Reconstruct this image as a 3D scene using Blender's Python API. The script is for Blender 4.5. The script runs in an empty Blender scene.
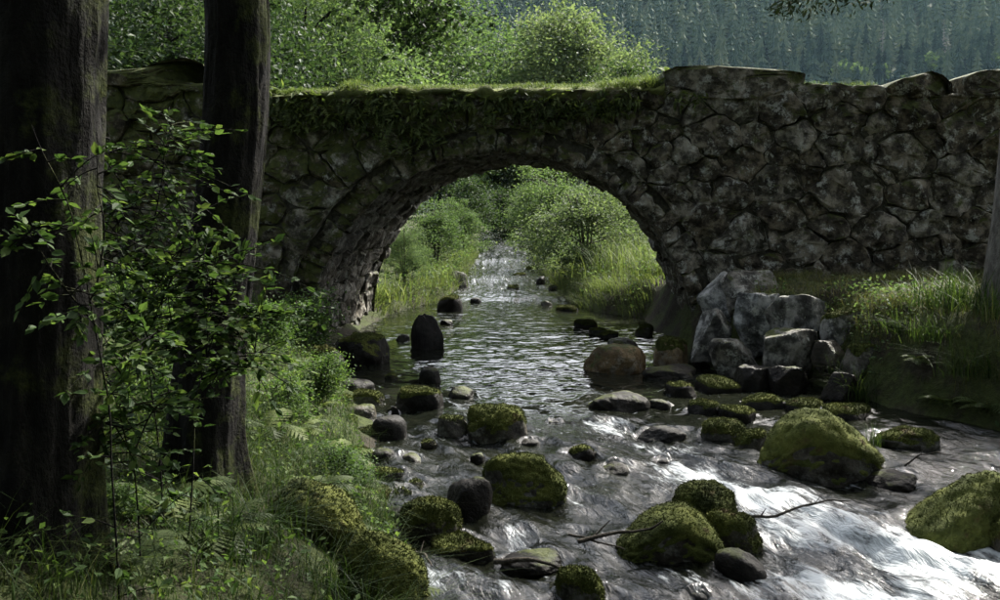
import bpy, math, random
import numpy as np
from mathutils import Vector, Matrix

# ------------------------------------------------------------------ camera
SC = bpy.context.scene
COL = SC.collection
R = math.radians
FPX, HOR = 950.0, 215.0
CAMZ = 1.7
PITCH = math.atan((300 - HOR) / FPX)
cam_d = bpy.data.cameras.new('camera')
cam = bpy.data.objects.new('camera', cam_d)
COL.objects.link(cam)
cam.location = (0, 0, CAMZ)
cam.rotation_euler = (math.pi / 2 - PITCH, 0, 0)
cam_d.sensor_width = 36
cam_d.lens = FPX / 1000 * 36
cam_d.clip_end = 6000
cam_d.clip_start = 0.05
SC.camera = cam

# ------------------------------------------------------------------ light
SUN_AZ, SUN_EL = R(40), R(46)          # azimuth from +Y towards +X
sun_dir = Vector((math.sin(SUN_AZ) * math.cos(SUN_EL), math.cos(SUN_AZ) * math.cos(SUN_EL), math.sin(SUN_EL)))
W = bpy.data.worlds.new('World')
SC.world = W
W.use_nodes = True
wn, wl = W.node_tree.nodes, W.node_tree.links
wn.clear()
sky = wn.new('ShaderNodeTexSky')
sky.sky_type = 'NISHITA'
sky.sun_disc = False
sky.sun_elevation = SUN_EL
sky.sun_rotation = SUN_AZ
sky.air_density = 1.0
sky.dust_density = 4.0
sky.ozone_density = 1.0
hsv = wn.new('ShaderNodeHueSaturation')
hsv.inputs['Saturation'].default_value = 0.45
bg = wn.new('ShaderNodeBackground')
bg.inputs[1].default_value = 0.14
wo = wn.new('ShaderNodeOutputWorld')
wl.new(sky.outputs[0], hsv.inputs['Color'])
wl.new(hsv.outputs[0], bg.inputs[0])
wl.new(bg.outputs[0], wo.inputs[0])
sl = bpy.data.lights.new('sun', 'SUN')
sl.energy = 5.0
sl.angle = R(0.6)
sl.color = (1.0, 0.96, 0.88)
so = bpy.data.objects.new('sun', sl)
COL.objects.link(so)
so.rotation_euler = sun_dir.to_track_quat('Z', 'Y').to_euler()
SC.view_settings.view_transform = 'Standard'
SC.view_settings.look = 'None'
SC.view_settings.exposure = 1.75
SC.view_settings.gamma = 1.0
SC.cycles.use_denoising = True
SC.cycles.max_bounces = 6
SC.cycles.diffuse_bounces = 3
SC.cycles.glossy_bounces = 3
SC.cycles.transmission_bounces = 3
SC.cycles.volume_bounces = 0
SC.cycles.transparent_max_bounces = 6
SC.cycles.caustics_reflective = False
SC.cycles.caustics_refractive = False

# ------------------------------------------------------------------ helpers
def ray(px, py):
    u, v = (px - 500) / FPX, (300 - py) / FPX
    c, s = math.cos(PITCH), math.sin(PITCH)
    return np.array([u, c + v * s, -s + v * c])
def aty(px, py, y):
    d = ray(px, py)
    return np.array([d[0] * y / d[1], y, CAMZ + d[2] * y / d[1]])
def atz(px, py, z):
    d = ray(px, py)
    t = (z - CAMZ) / d[2]
    return np.array([d[0] * t, d[1] * t, z])

M32 = np.uint32
def _hash(ix, iy, iz, seed):
    h = (ix.astype(M32) * M32(374761393) + iy.astype(M32) * M32(668265263) + iz.astype(M32) * M32(2147483647) + M32(seed * 144665 + 1013))
    h = (h ^ (h >> M32(13))) * M32(1274126177)
    h = (h ^ (h >> M32(16))) * M32(2246822519)
    h = h ^ (h >> M32(15))
    return h.astype(np.float64) / 4294967295.0
def vnoise(p, seed=0):
    p = np.asarray(p, float)
    f = np.floor(p)
    i = f.astype(np.int64)
    t = p - f
    t = t * t * t * (t * (t * 6 - 15) + 10)
    out = 0
    for dx in (0, 1):
        wx = t[..., 0] if dx else 1 - t[..., 0]
        for dy in (0, 1):
            wy = t[..., 1] if dy else 1 - t[..., 1]
            for dz in (0, 1):
                wz = t[..., 2] if dz else 1 - t[..., 2]
                out = out + wx * wy * wz * _hash(i[..., 0] + dx, i[..., 1] + dy, i[..., 2] + dz, seed)
    return out * 2 - 1
def fbm(p, octv=4, seed=0, gain=0.5, lac=2.03):
    p = np.asarray(p, float)
    a, s, n = 1.0, 0, 0
    for k in range(octv):
        s = s + a * vnoise(p, seed + k * 17)
        n += a
        a *= gain
        p = p * lac + 11.3
    return s / n
def P3(x, y, z=0):
    x, y, z = np.broadcast_arrays(np.asarray(x, float), np.asarray(y, float), np.asarray(z, float))
    return np.stack([x, y, z], -1)
def sstep(a, b, x):
    t = np.clip((x - a) / (b - a), 0, 1)
    return t * t * (3 - 2 * t)
def nrm(v):
    return v / np.maximum(np.linalg.norm(v, axis=-1, keepdims=True), 1e-9)

def mk_mesh(name, V, F, smooth=True, attrs=None, mats=None, midx=None):
    me = bpy.data.meshes.new(name)
    V = np.ascontiguousarray(V, np.float32)
    F = np.ascontiguousarray(F, np.int32)
    n = F.shape[1]
    me.vertices.add(len(V))
    me.vertices.foreach_set('co', V.ravel())
    me.loops.add(F.size)
    me.loops.foreach_set('vertex_index', F.ravel())
    me.polygons.add(len(F))
    me.polygons.foreach_set('loop_start', np.arange(0, F.size, n, dtype=np.int32))
    me.polygons.foreach_set('use_smooth', np.full(len(F), smooth, dtype=bool))
    if mats:
        for m in mats:
            me.materials.append(m)
    if midx is not None:
        me.polygons.foreach_set('material_index', np.asarray(midx, np.int32))
    me.update(calc_edges=True)
    for k, a in (attrs or {}).items():
        a = np.asarray(a, np.float32)
        if a.ndim == 2:
            at = me.attributes.new(k, 'FLOAT_VECTOR', 'POINT')
            at.data.foreach_set('vector', a.ravel())
        else:
            at = me.attributes.new(k, 'FLOAT', 'POINT')
            at.data.foreach_set('value', a)
    return me
def link(name, me, parent=None, loc=None):
    o = bpy.data.objects.new(name, me)
    COL.objects.link(o)
    if loc is not None:
        o.location = loc
    if parent is not None:
        o.parent = parent
    return o
def empty(name, loc=(0, 0, 0)):
    o = bpy.data.objects.new(name, None)
    o.empty_display_size = 0.1
    COL.objects.link(o)
    o.location = loc
    return o
def tag(o, label=None, cat=None, group=None, kind=None):
    if label: o['label'] = label
    if cat: o['category'] = cat
    if group: o['group'] = group
    if kind: o['kind'] = kind
    return o

class MB:
    """collects quads"""
    def __init__(s):
        s.V, s.F, s.A, s.M, s.n = [], [], [], [], 0
    def add(s, V, F, a=0.0, m=0):
        V = np.asarray(V, float); F = np.asarray(F, int)
        s.V.append(V); s.F.append(F + s.n); s.n += len(V)
        s.A.append(np.broadcast_to(np.asarray(a, float), (len(V),)))
        s.M.append(np.full(len(F), m))
        return s
    def tube(s, pts, rad, k=7, a=0.0, m=0):
        pts = np.asarray(pts, float); rad = np.asarray(rad, float)
        t = nrm(np.gradient(pts, axis=0))
        ref = np.array([0.31, 0.12, 0.94]) if abs(t[0, 2]) < 0.9 else np.array([0.95, 0.3, 0.05])
        u = nrm(np.cross(t, ref)); v = np.cross(t, u)
        th = np.arange(k) * 2 * math.pi / k
        V = pts[:, None] + rad[:, None, None] * (np.cos(th)[None, :, None] * u[:, None] + np.sin(th)[None, :, None] * v[:, None])
        n = len(pts)
        i = np.arange(n - 1)[:, None] * k; j = np.arange(k)[None]; j2 = (j + 1) % k
        F = np.stack([i + j, i + j2, i + k + j2, i + k + j], -1).reshape(-1, 4)
        return s.add(V.reshape(-1, 3), F, a, m)
    def build(s, name, mats, parent=None, smooth=True, loc=None, attr='rnd'):
        if not isinstance(mats, (list, tuple)):
            mats = [mats]
        me = s.mesh(name, mats, smooth, attr)
        return link(name, me, parent, loc)
    def mesh(s, name, mats, smooth=True, attr='rnd'):
        if not isinstance(mats, (list, tuple)):
            mats = [mats]
        return mk_mesh(name, np.concatenate(s.V), np.concatenate(s.F), smooth, {attr: np.concatenate(s.A)}, mats, np.concatenate(s.M))

def leaf_quads(mb, P, size, rng, up=0.6, aspect=0.55, fold=0.12, tdir=None, m=0, rv=None, tip=0.5):
    """one folded leaf blade per point"""
    P = np.asarray(P, float); N = len(P)
    n = nrm(rng.normal(size=(N, 3)) + np.array([0, 0, up * 2]))
    t = rng.normal(size=(N, 3)) if tdir is None else tdir + 0.5 * rng.normal(size=(N, 3))
    t = nrm(t - (t * n).sum(1, keepdims=True) * n)
    b = np.cross(n, t)
    L = (np.asarray(size) * rng.uniform(0.65, 1.25, N))[:, None]
    Wd = L * aspect
    V = np.stack([P, P + t * L * tip + b * Wd * .5 + n * L * fold, P + t * L, P + t * L * tip - b * Wd * .5 + n * L * fold], 1)
    F = np.arange(N * 4).reshape(N, 4)
    a = rng.random(N) if rv is None else rv
    mb.add(V.reshape(-1, 3), F, np.repeat(a, 4), m)

def blades(mb, P, H, rng, width=0.006, lean=0.5, seg=3, a=None, dirs=None, m=0):
    """arching grass blades"""
    P = np.asarray(P, float); N = len(P)
    H = np.broadcast_to(np.asarray(H, float), (N,)) * rng.uniform(0.55, 1.2, N)
    ang = rng.uniform(0, 2 * math.pi, N)
    d = np.stack([np.cos(ang), np.sin(ang), np.zeros(N)], 1)
    if dirs is not None:
        d = nrm(d * 0.7 + dirs)
    s = np.stack([-d[:, 1], d[:, 0], np.zeros(N)], 1)
    ln = lean * rng.uniform(0.2, 1.6, N)
    rows = []
    for k in range(seg + 1):
        f = k / seg
        c = P + d * (H * ln * f ** 2)[:, None] + np.array([0, 0, 1]) * (H * (f - 0.35 * np.minimum(ln, 1.5) * f ** 2.2))[:, None]
        w = width * (1 - f * 0.93) * (0.5 + 0.5 * rng.random(N))
        w = (w * (0.7 + 0.3 * H / (H.mean() + 1e-6)))[:, None]
        rows += [c - s * w * .5, c + s * w * .5]
    V = np.stack(rows, 1)
    nv = 2 * (seg + 1)
    base = np.arange(N)[:, None, None] * nv
    q = np.array([[2 * k, 2 * k + 1, 2 * k + 3, 2 * k + 2] for k in range(seg)])[None]
    F = (base + q).reshape(-1, 4)
    a = rng.random(N) if a is None else a
    mb.add(V.reshape(-1, 3), F, np.repeat(a, nv), m)

# ------------------------------------------------------------------ materials
class NT:
    def __init__(s, name):
        s.m = bpy.data.materials.new(name)
        s.m.use_nodes = True
        s.t = s.m.node_tree
        s.t.nodes.clear()
        s.out = s.t.nodes.new('ShaderNodeOutputMaterial')
    def n(s, typ, **kw):
        x = s.t.nodes.new(typ)
        for k, v in kw.items():
            setattr(x, k, v)
        return x
    def put(s, sock, v):
        if isinstance(v, bpy.types.NodeSocket):
            s.t.links.new(v, sock)
        elif v is not None:
            if hasattr(sock.default_value, '__len__') and not hasattr(v, '__len__'):
                v = (v, v, v, 1)[:len(sock.default_value)]
            if hasattr(v, '__len__') and len(v) == 3 and len(sock.default_value) == 4:
                v = (*v, 1)
            sock.default_value = v
    def pos(s):
        return s.n('ShaderNodeNewGeometry').outputs['Position']
    def normal(s):
        return s.n('ShaderNodeNewGeometry').outputs['Normal']
    def objc(s):
        return s.n('ShaderNodeTexCoord').outputs['Object']
    def rand(s):
        return s.n('ShaderNodeObjectInfo').outputs['Random']
    def attr(s, name, vec=False):
        x = s.n('ShaderNodeAttribute', attribute_name=name)
        return x.outputs['Vector'] if vec else x.outputs['Fac']
    def noise(s, scale, detail=4, co=None, rough=0.55, dist=0.0):
        x = s.n('ShaderNodeTexNoise')
        s.put(x.inputs['Scale'], scale); s.put(x.inputs['Detail'], detail)
        s.put(x.inputs['Roughness'], rough); s.put(x.inputs['Distortion'], dist)
        if co is not None: s.put(x.inputs['Vector'], co)
        return x.outputs['Fac']
    def voro(s, scale, co=None, feature='F1'):
        x = s.n('ShaderNodeTexVoronoi', feature=feature)
        s.put(x.inputs['Scale'], scale)
        if co is not None: s.put(x.inputs['Vector'], co)
        return x.outputs['Distance']
    def scalev(s, co, v):
        x = s.n('ShaderNodeVectorMath', operation='MULTIPLY')
        s.put(x.inputs[0], co); x.inputs[1].default_value = v
        return x.outputs[0]
    def math(s, op, a, b=None, c=None, clamp=False):
        x = s.n('ShaderNodeMath', operation=op)
        x.use_clamp = clamp
        s.put(x.inputs[0], a)
        if b is not None: s.put(x.inputs[1], b)
        if c is not None: s.put(x.inputs[2], c)
        return x.outputs[0]
    def sep(s, v, k):
        x = s.n('ShaderNodeSeparateXYZ')
        s.put(x.inputs[0], v)
        return x.outputs[k]
    def ramp(s, fac, stops, interp='LINEAR'):
        x = s.n('ShaderNodeValToRGB')
        cr = x.color_ramp
        cr.interpolation = interp
        while len(cr.elements) < len(stops): cr.elements.new(0.5)
        for e, (p, c) in zip(cr.elements, stops):
            e.position = p
            e.color = (c, c, c, 1) if not hasattr(c, '__len__') else (*c[:3], 1)
        s.put(x.inputs[0], fac)
        return x.outputs[0]
    def mapr(s, v, a, b, c=0.0, d=1.0):
        x = s.n('ShaderNodeMapRange', interpolation_type='SMOOTHSTEP')
        s.put(x.inputs[0], v)
        for i, q in enumerate((a, b, c, d)): x.inputs[i + 1].default_value = q
        return x.outputs[0]
    def mix(s, fac, a, b, mode='MIX'):
        x = s.n('ShaderNodeMix', data_type='RGBA', blend_type=mode)
        s.put(x.inputs['Factor'], fac)
        s.put(x.inputs[6], a); s.put(x.inputs[7], b)
        return x.outputs[2]
    def bump(s, h, strength=0.5, dist=0.02, nrm=None):
        x = s.n('ShaderNodeBump')
        s.put(x.inputs['Height'], h); s.put(x.inputs['Strength'], strength); s.put(x.inputs['Distance'], dist)
        if nrm is not None: s.put(x.inputs['Normal'], nrm)
        return x.outputs[0]
    def bsdf(s, col, rough=0.8, normal=None, spec=0.3, **kw):
        x = s.n('ShaderNodeBsdfPrincipled')
        s.put(x.inputs['Base Color'], col); s.put(x.inputs['Roughness'], rough)
        s.put(x.inputs['Specular IOR Level'], spec)
        if normal is not None: s.put(x.inputs['Normal'], normal)
        for k, v in kw.items(): s.put(x.inputs[k], v)
        return x.outputs[0]
    def done(s, shader):
        s.t.links.new(shader, s.out.inputs['Surface'])
        return s.m

MOSS_D, MOSS_M, MOSS_L = (0.022, 0.030, 0.009), (0.066, 0.078, 0.018), (0.135, 0.145, 0.035)
def mat_stone(name, dark, mid, light, moss_x=False, lichen=0.5, moss=0.5, wet=0.75, obj=False):
    t = NT(name)
    co = t.objc() if obj else t.pos()
    r = t.rand()
    if obj:
        ad = t.n('ShaderNodeVectorMath', operation='ADD')
        t.put(ad.inputs[0], co)
        cb = t.n('ShaderNodeCombineXYZ'); t.put(cb.inputs[0], t.math('MULTIPLY', r, 31.0)); t.put(cb.inputs[1], t.math('MULTIPLY', r, 57.0))
        t.put(ad.inputs[1], cb.outputs[0]); co = ad.outputs[0]
    n1 = t.noise(6, 9, co, 0.68); n2 = t.noise(2.6, 4, co); n3 = t.noise(42, 6, co, 0.6)
    col = t.ramp(n1, [(0.34, dark), (0.47, mid), (0.58, light), (0.75, tuple(1.25 * q for q in light))])
    col = t.mix(t.math('MULTIPLY', r, 0.5), col, t.mix(1.0, col, (1.12, 0.98, 0.76), 'MULTIPLY'))
    col = t.mix(t.mapr(t.math('ADD', n2, t.math('MULTIPLY', r, 0.3)), 0.45, 0.8), col, t.mix(1.0, col, (0.45, 0.43, 0.40), 'MULTIPLY'))
    lf = t.math('MULTIPLY', t.mapr(t.math('ADD', t.noise(7, 6, co, 0.7), t.math('MULTIPLY', n3, 0.35)), 0.70, 0.84), lichen)
    col = t.mix(lf, col, (0.36, 0.37, 0.33))
    nz = t.sep(t.normal(), 2)
    mf = t.math('ADD', t.noise(4.5, 6, co, 0.65), t.math('MULTIPLY', nz, 0.22))
    mf = t.math('ADD', mf, t.math('MULTIPLY', n3, 0.15))
    if moss_x:
        x = t.sep(t.pos(), 0); z = t.sep(t.pos(), 2)
        mf = t.math('ADD', mf, t.mapr(x, -1.0, 3.0, 0.11, -0.06))
        mf = t.math('ADD', mf, t.mapr(z, 2.0, 3.3, 0.0, 0.10))
    mfac = t.mapr(mf, 0.78 - 0.3 * moss, 0.92 - 0.3 * moss)
    mcol = t.ramp(t.noise(16, 5, co), [(0.3, MOSS_D), (0.55, (0.045, 0.052, 0.014)), (0.75, MOSS_M)])
    col = t.mix(mfac, col, mcol)
    h = t.math('ADD', t.math('MULTIPLY', n1, 0.6), t.math('MULTIPLY', n3, 0.4))
    nm = t.bump(h, 0.9, 0.03)
    return t.done(t.bsdf(col, wet, nm, 0.12))

M = {}
M['wall'] = mat_stone('wall_stone', (0.015, 0.0140, 0.0115), (0.066, 0.062, 0.050), (0.225, 0.212, 0.175), True, 0.75, 0.5, 0.8)
M['vault'] = mat_stone('vault_stone', (0.035, 0.034, 0.03), (0.09, 0.087, 0.078), (0.2, 0.195, 0.18), False, 0.7, 0.35, 0.7)
M['pale'] = mat_stone('pale_stone', (0.020, 0.021, 0.021), (0.085, 0.09, 0.09), (0.30, 0.31, 0.31), False, 0.7, 0.14, 0.7, True)
M['rock'] = mat_stone('river_rock', (0.022, 0.021, 0.019), (0.05, 0.048, 0.042), (0.095, 0.09, 0.08), False, 0.25, 0.30, 0.42, True)
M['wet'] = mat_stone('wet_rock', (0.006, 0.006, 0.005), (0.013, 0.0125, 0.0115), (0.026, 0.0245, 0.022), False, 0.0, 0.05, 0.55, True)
M['rust'] = mat_stone('rust_rock', (0.06, 0.045, 0.028), (0.14, 0.105, 0.06), (0.22, 0.17, 0.10), False, 0.3, 0.35, 0.5, True)

def mat_moss(name, d, m, l, scale=1.0):
    t = NT(name)
    co = t.pos()
    n1 = t.noise(3.2 * scale, 5, co, 0.6); n2 = t.noise(40 * scale, 4, co, 0.7); n3 = t.noise(150 * scale, 2, co)
    f = t.math('ADD', t.math('MULTIPLY', n1, 0.8), t.math('MULTIPLY', n2, 0.2))
    f = t.math('ADD', f, t.math('MULTIPLY', t.math('SUBTRACT', t.attr('rnd'), 0.5), 0.10))
    col = t.ramp(f, [(0.30, d), (0.5, m), (0.68, l)])
    col = t.mix(t.mapr(t.noise(6, 4, co), 0.58, 0.72), col, (0.060, 0.045, 0.018))
    h = t.math('ADD', n2, t.math('MULTIPLY', n3, 0.5))
    return t.done(t.bsdf(col, 0.9, t.bump(h, 1.0, 0.012), 0.15))
M['moss'] = mat_moss('moss', MOSS_D, MOSS_M, MOSS_L)
M['moss_bright'] = mat_moss('bright_moss', (0.022, 0.028, 0.008), (0.060, 0.072, 0.019), (0.12, 0.135, 0.038))

def mat_leaf(name, stops, trans=0.4, rough=0.6, spec=0.16, wn_=0.25, spread=0.2):
    rough, spec = max(rough, .58), min(spec, .18)
    t = NT(name)
    f = t.attr('rnd')
    f2 = t.math('ADD', t.math('MULTIPLY', f, 0.75), t.math('MULTIPLY', t.noise(1.2, 2, t.pos()), wn_))
    f2 = t.math('ADD', f2, t.math('MULTIPLY', t.math('SUBTRACT', t.rand(), 0.5), spread))
    col = t.ramp(f2, stops)
    b = t.bsdf(col, rough, None, spec)
    tr = t.n('ShaderNodeBsdfTranslucent')
    t.put(tr.inputs[0], t.mix(1.0, col, (1.15, 1.2, 0.68), 'MULTIPLY'))
    mx = t.n('ShaderNodeMixShader')
    mx.inputs[0].default_value = trans
    t.t.links.new(b, mx.inputs[1]); t.t.links.new(tr.outputs[0], mx.inputs[2])
    return t.done(mx.outputs[0])
M['leaf_mid'] = mat_leaf('leaf_mid', [(0.1, (0.030, 0.054, 0.022)), (0.5, (0.060, 0.098, 0.040)), (0.9, (0.115, 0.160, 0.070))], .5)
M['leaf_light'] = mat_leaf('leaf_light', [(0.1, (0.046, 0.068, 0.034)), (0.5, (0.080, 0.112, 0.056)), (0.9, (0.14, 0.172, 0.092))], .5)
M['leaf_willow'] = mat_leaf('leaf_willow', [(0.1, (0.042, 0.070, 0.034)), (0.5, (0.078, 0.118, 0.056)), (0.9, (0.14, 0.185, 0.092))], .45)
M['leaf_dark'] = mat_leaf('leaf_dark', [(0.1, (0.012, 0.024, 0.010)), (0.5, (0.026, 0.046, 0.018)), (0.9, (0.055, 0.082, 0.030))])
M['leaf_shrub'] = mat_leaf('leaf_shrub', [(0.1, (0.028, 0.055, 0.018)), (0.55, (0.065, 0.115, 0.034)), (0.95, (0.14, 0.19, 0.055))], 0.5, 0.42, 0.45, 0.2)
M['needle'] = mat_leaf('needle', [(0.1, (0.006, 0.011, 0.006)), (0.5, (0.014, 0.024, 0.012)), (0.9, (0.03, 0.042, 0.018))], 0.1, .8, .05)
M['conifer'] = mat_leaf('conifer', [(0.1, (0.008, 0.016, 0.013)), (0.45, (0.026, 0.046, 0.034)), (0.75, (0.062, 0.088, 0.055)), (1.0, (0.10, 0.12, 0.07))], 0.1, 0.8, 0.1, 0.3, 0.8)
M['dead'] = mat_leaf('dead_twig', [(0.1, (0.10, 0.095, 0.085)), (0.5, (0.15, 0.14, 0.13)), (0.9, (0.2, 0.19, 0.17))], 0.1, 0.8, 0.1)
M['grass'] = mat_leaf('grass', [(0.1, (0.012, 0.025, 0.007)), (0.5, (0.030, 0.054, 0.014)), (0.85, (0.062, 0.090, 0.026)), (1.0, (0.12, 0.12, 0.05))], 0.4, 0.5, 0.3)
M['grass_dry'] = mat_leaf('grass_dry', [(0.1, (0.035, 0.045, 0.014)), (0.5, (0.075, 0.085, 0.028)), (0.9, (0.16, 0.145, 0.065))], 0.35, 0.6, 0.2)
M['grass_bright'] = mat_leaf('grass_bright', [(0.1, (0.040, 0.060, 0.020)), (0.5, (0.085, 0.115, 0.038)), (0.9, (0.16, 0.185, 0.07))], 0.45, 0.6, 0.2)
M['fern'] = mat_leaf('fern', [(0.1, (0.038, 0.058, 0.018)), (0.5, (0.070, 0.096, 0.028)), (0.9, (0.12, 0.15, 0.045))], 0.4, 0.5, 0.3)

def mat_bark(name, d, m, l, moss_side=0.0):
    t = NT(name)
    co = t.pos()
    cs = t.scalev(co, (1, 1, 0.38))
    n1 = t.noise(22, 6, cs, 0.65); n2 = t.noise(5, 4, co); n3 = t.noise(70, 4, co)
    col = t.ramp(n1, [(0.3, d), (0.5, m), (0.72, l)])
    col = t.mix(t.mapr(n2, 0.5, 0.75), col, t.mix(1.0, col, (1.35, 1.35, 1.25), 'MULTIPLY'))
    if moss_side > 0:
        nx = t.sep(t.normal(), 0)
        mf = t.math('ADD', t.noise(4, 5, co, 0.7), t.math('MULTIPLY', nx, 0.12))
        col = t.mix(t.math('MULTIPLY', t.mapr(mf, 0.56, 0.72), moss_side), col, t.ramp(n3, [(0.3, MOSS_D), (0.7, MOSS_M)]))
    h = t.math('ADD', n1, t.math('MULTIPLY', n3, 0.3))
    return t.done(t.bsdf(col, 0.9, t.bump(h, 1.0, 0.035), 0.15))
M['bark'] = mat_bark('dark_bark', (0.004, 0.0037, 0.0033), (0.009, 0.0084, 0.007), (0.021, 0.0195, 0.016), 0.8)
M['bark_grey'] = mat_bark('grey_bark', (0.06, 0.055, 0.048), (0.12, 0.112, 0.10), (0.19, 0.18, 0.16), 0.3)
M['twig'] = mat_bark('twig_bark', (0.03, 0.026, 0.02), (0.06, 0.052, 0.042), (0.10, 0.09, 0.075))

def mat_soil():
    t = NT('soil')
    co = t.pos()
    n1 = t.noise(2.2, 6, co, 0.6); n2 = t.noise(18, 6, co, 0.65); n3 = t.noise(90, 3, co)
    col = t.ramp(n2, [(0.3, (0.014, 0.012, 0.009)), (0.55, (0.032, 0.028, 0.019)), (0.75, (0.06, 0.052, 0.036))])
    g = t.ramp(n2, [(0.3, (0.020, 0.028, 0.009)), (0.6, (0.048, 0.060, 0.018)), (0.8, (0.085, 0.095, 0.03))])
    col = t.mix(t.mapr(n1, 0.38, 0.55), col, g)
    h = t.math('ADD', n2, t.math('MULTIPLY', n3, 0.4))
    return t.done(t.bsdf(col, 0.92, t.bump(h, 1.0, 0.04), 0.15))
M['soil'] = mat_soil()
def mat_hill():
    t = NT('hill_forest_floor')
    n = t.noise(0.05, 6, t.pos())
    return t.done(t.bsdf(t.ramp(n, [(0.3, (0.02, 0.03, 0.02)), (0.7, (0.05, 0.062, 0.035))]), 0.95, None, 0.1))
M['hill'] = mat_hill()
def mat_mortar():
    t = NT('mortar')
    n = t.noise(20, 6, t.pos())
    col = t.ramp(n, [(0.3, (0.020, 0.020, 0.014)), (0.6, (0.05, 0.048, 0.036)), (0.8, (0.075, 0.078, 0.04))])
    return t.done(t.bsdf(col, 0.95, t.bump(n, 1.0, 0.04), 0.1))
M['mortar'] = mat_mortar()
def mat_water():
    t = NT('stream_water')
    fl = t.attr('flow', True)
    foam_sheen = t.attr('foam'); calm = t.attr('calm')
    st = t.scalev(fl, (1.0, 0.26, 1.0))
    s1 = t.noise(7, 6, st, 0.62, 1.3); s2 = t.noise(22, 5, st, 0.65, 1.0); s3 = t.noise(14, 5, t.scalev(fl, (1, 0.5, 1)), 0.7, 0.8)
    s4 = t.noise(60, 4, t.scalev(fl, (1, 0.45, 1)), 0.7, 0.6)
    veil = t.math('ADD', t.math('MULTIPLY', s1, 0.40), t.math('ADD', t.math('MULTIPLY', s2, 0.28), t.math('ADD', t.math('MULTIPLY', s3, 0.2), t.math('MULTIPLY', s4, 0.12))))
    ff = t.mapr(t.math('ADD', t.math('MULTIPLY_ADD', veil, 2.0, -0.38), t.math('MULTIPLY', foam_sheen, 0.55)), 0.92, 1.25)
    deep = t.ramp(t.noise(1.3, 3, t.pos()), [(0.35, (0.004, 0.005, 0.0035)), (0.7, (0.010, 0.011, 0.007))])
    col = t.mix(ff, deep, (0.50, 0.535, 0.55))
    rough = t.math('ADD', t.math('MULTIPLY', ff, 0.5), 0.035)
    # ripples: long silky ones along the flow, small round ones on the pool
    pr = t.scalev(t.pos(), (0.8, 1.6, 1.0))
    r1 = t.noise(3.0, 3, pr, 0.5, 1.0); r2 = t.noise(7.5, 2, pr, 0.5, 0.5)
    rap = t.math('ADD', t.math('MULTIPLY', t.noise(11, 4, t.scalev(fl, (1, 0.35, 1)), 0.6, 0.8), 0.7), t.math('MULTIPLY', s2, 0.3))
    hp = t.math('ADD', t.math('MULTIPLY', r1, 0.8), t.math('MULTIPLY', r2, 0.2))
    hh = t.math('ADD', t.math('MULTIPLY', rap, t.math('SUBTRACT', 1.0, calm)), t.math('MULTIPLY', hp, calm))
    dst = t.math('ADD', t.math('MULTIPLY', calm, -0.03), 0.05)
    nm = t.bump(hh, 1.0, dst)
    return t.done(t.bsdf(col, rough, nm, 0.75, IOR=1.36))
M['water'] = mat_water()

# ------------------------------------------------------------------ terrain functions
YW = [-8, 3.0, 4.5, 5.5, 7, 9, 11, 18.6, 19.4, 22, 22.6, 27, 27.6, 35, 60]
ZW = [-.55, -.42, -.34, -.27, -.17, -.06, 0, 0, .07, .12, .20, .30, .42, .62, 1.1]
def zw(y): return np.interp(y, YW, ZW)
LY = [-8, 3, 4, 4.9, 5.6, 6.8, 8.3, 9.5, 11, 12, 15.6, 17, 19, 24, 30, 40, 60]
LX = [.2, .1, -.15, -.35, -.55, -.88, -1.25, -1.5, -1.85, -2.2, -2.0, -1.75, -1.0, -.85, -.7, -.9, -1]
RY = [-8, 3, 5, 6.5, 7.6, 8.4, 9.0, 9.6, 10.15, 10.45, 12, 12.3, 15.6, 17, 19, 23, 30, 40, 60]
RX = [8, 7, 5.8, 4.9, 4.2, 3.8, 3.55, 3.35, 3.2, 2.35, 2.25, 2.25, 2.3, 1.6, 1.35, 1.15, 1.0, 1.1, 1.2]
def shl(y): return np.interp(y, LY, LX)
def shr(y): return np.interp(y, RY, RX)
def gh(x, y):
    x = np.asarray(x, float); y = np.asarray(y, float)
    w = zw(y)
    n = fbm(P3(x * 0.9, y * 0.9), 4, 3)
    n2 = fbm(P3(x * 4.0, y * 4.0), 3, 5)
    dl = shl(y) - x + 0.15 * n; dr = x - shr(y) + 0.15 * n
    up = sstep(15, 17, y)
    near = 1 - sstep(7, 8, y)
    hl_d = np.interp(dl, [0, .15, .45, 1.0, 2, 4, 9, 40], [0, .06, .26, .62, .85, 1.0, 1.3, 1.6])
    hl_u = np.interp(dl, [0, .15, 1.0, 2.5, 6, 15, 40], [0, .2, .42, .75, 1.3, 1.6, 1.7])
    hr_d = np.interp(dr, [0, .1, .3, .55, 1.2, 5, 40], [0, .10, .55, .80, .90, 1.0, 1.5])
    hr_u = np.interp(dr, [0, .15, 1.0, 2.5, 6, 15, 40], [0, .25, .55, .9, 1.3, 1.6, 1.7])
    bank_l = w * np.exp(-np.maximum(dl, 0) / 3) + hl_d * (1 - up) + hl_u * up
    bank_r = w * np.exp(-np.maximum(dr, 0) / 3) + hr_d * (1 - up) + hr_u * up
    ins = np.minimum(-dl, -dr)
    bed = w - np.interp(ins, [0, .2, .8, 2], [0, .10, .22, .32])
    z = np.where(dl > 0, bank_l, np.where(dr > 0, bank_r, bed))
    out = np.maximum(np.maximum(dl, dr), 0)
    z = z + np.minimum(out, 1.0) * (0.10 * n + 0.045 * n2) * (1 - sstep(50, 90, np.abs(x) + y * 0.5)) + 0.02 * n2
    return z

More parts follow.
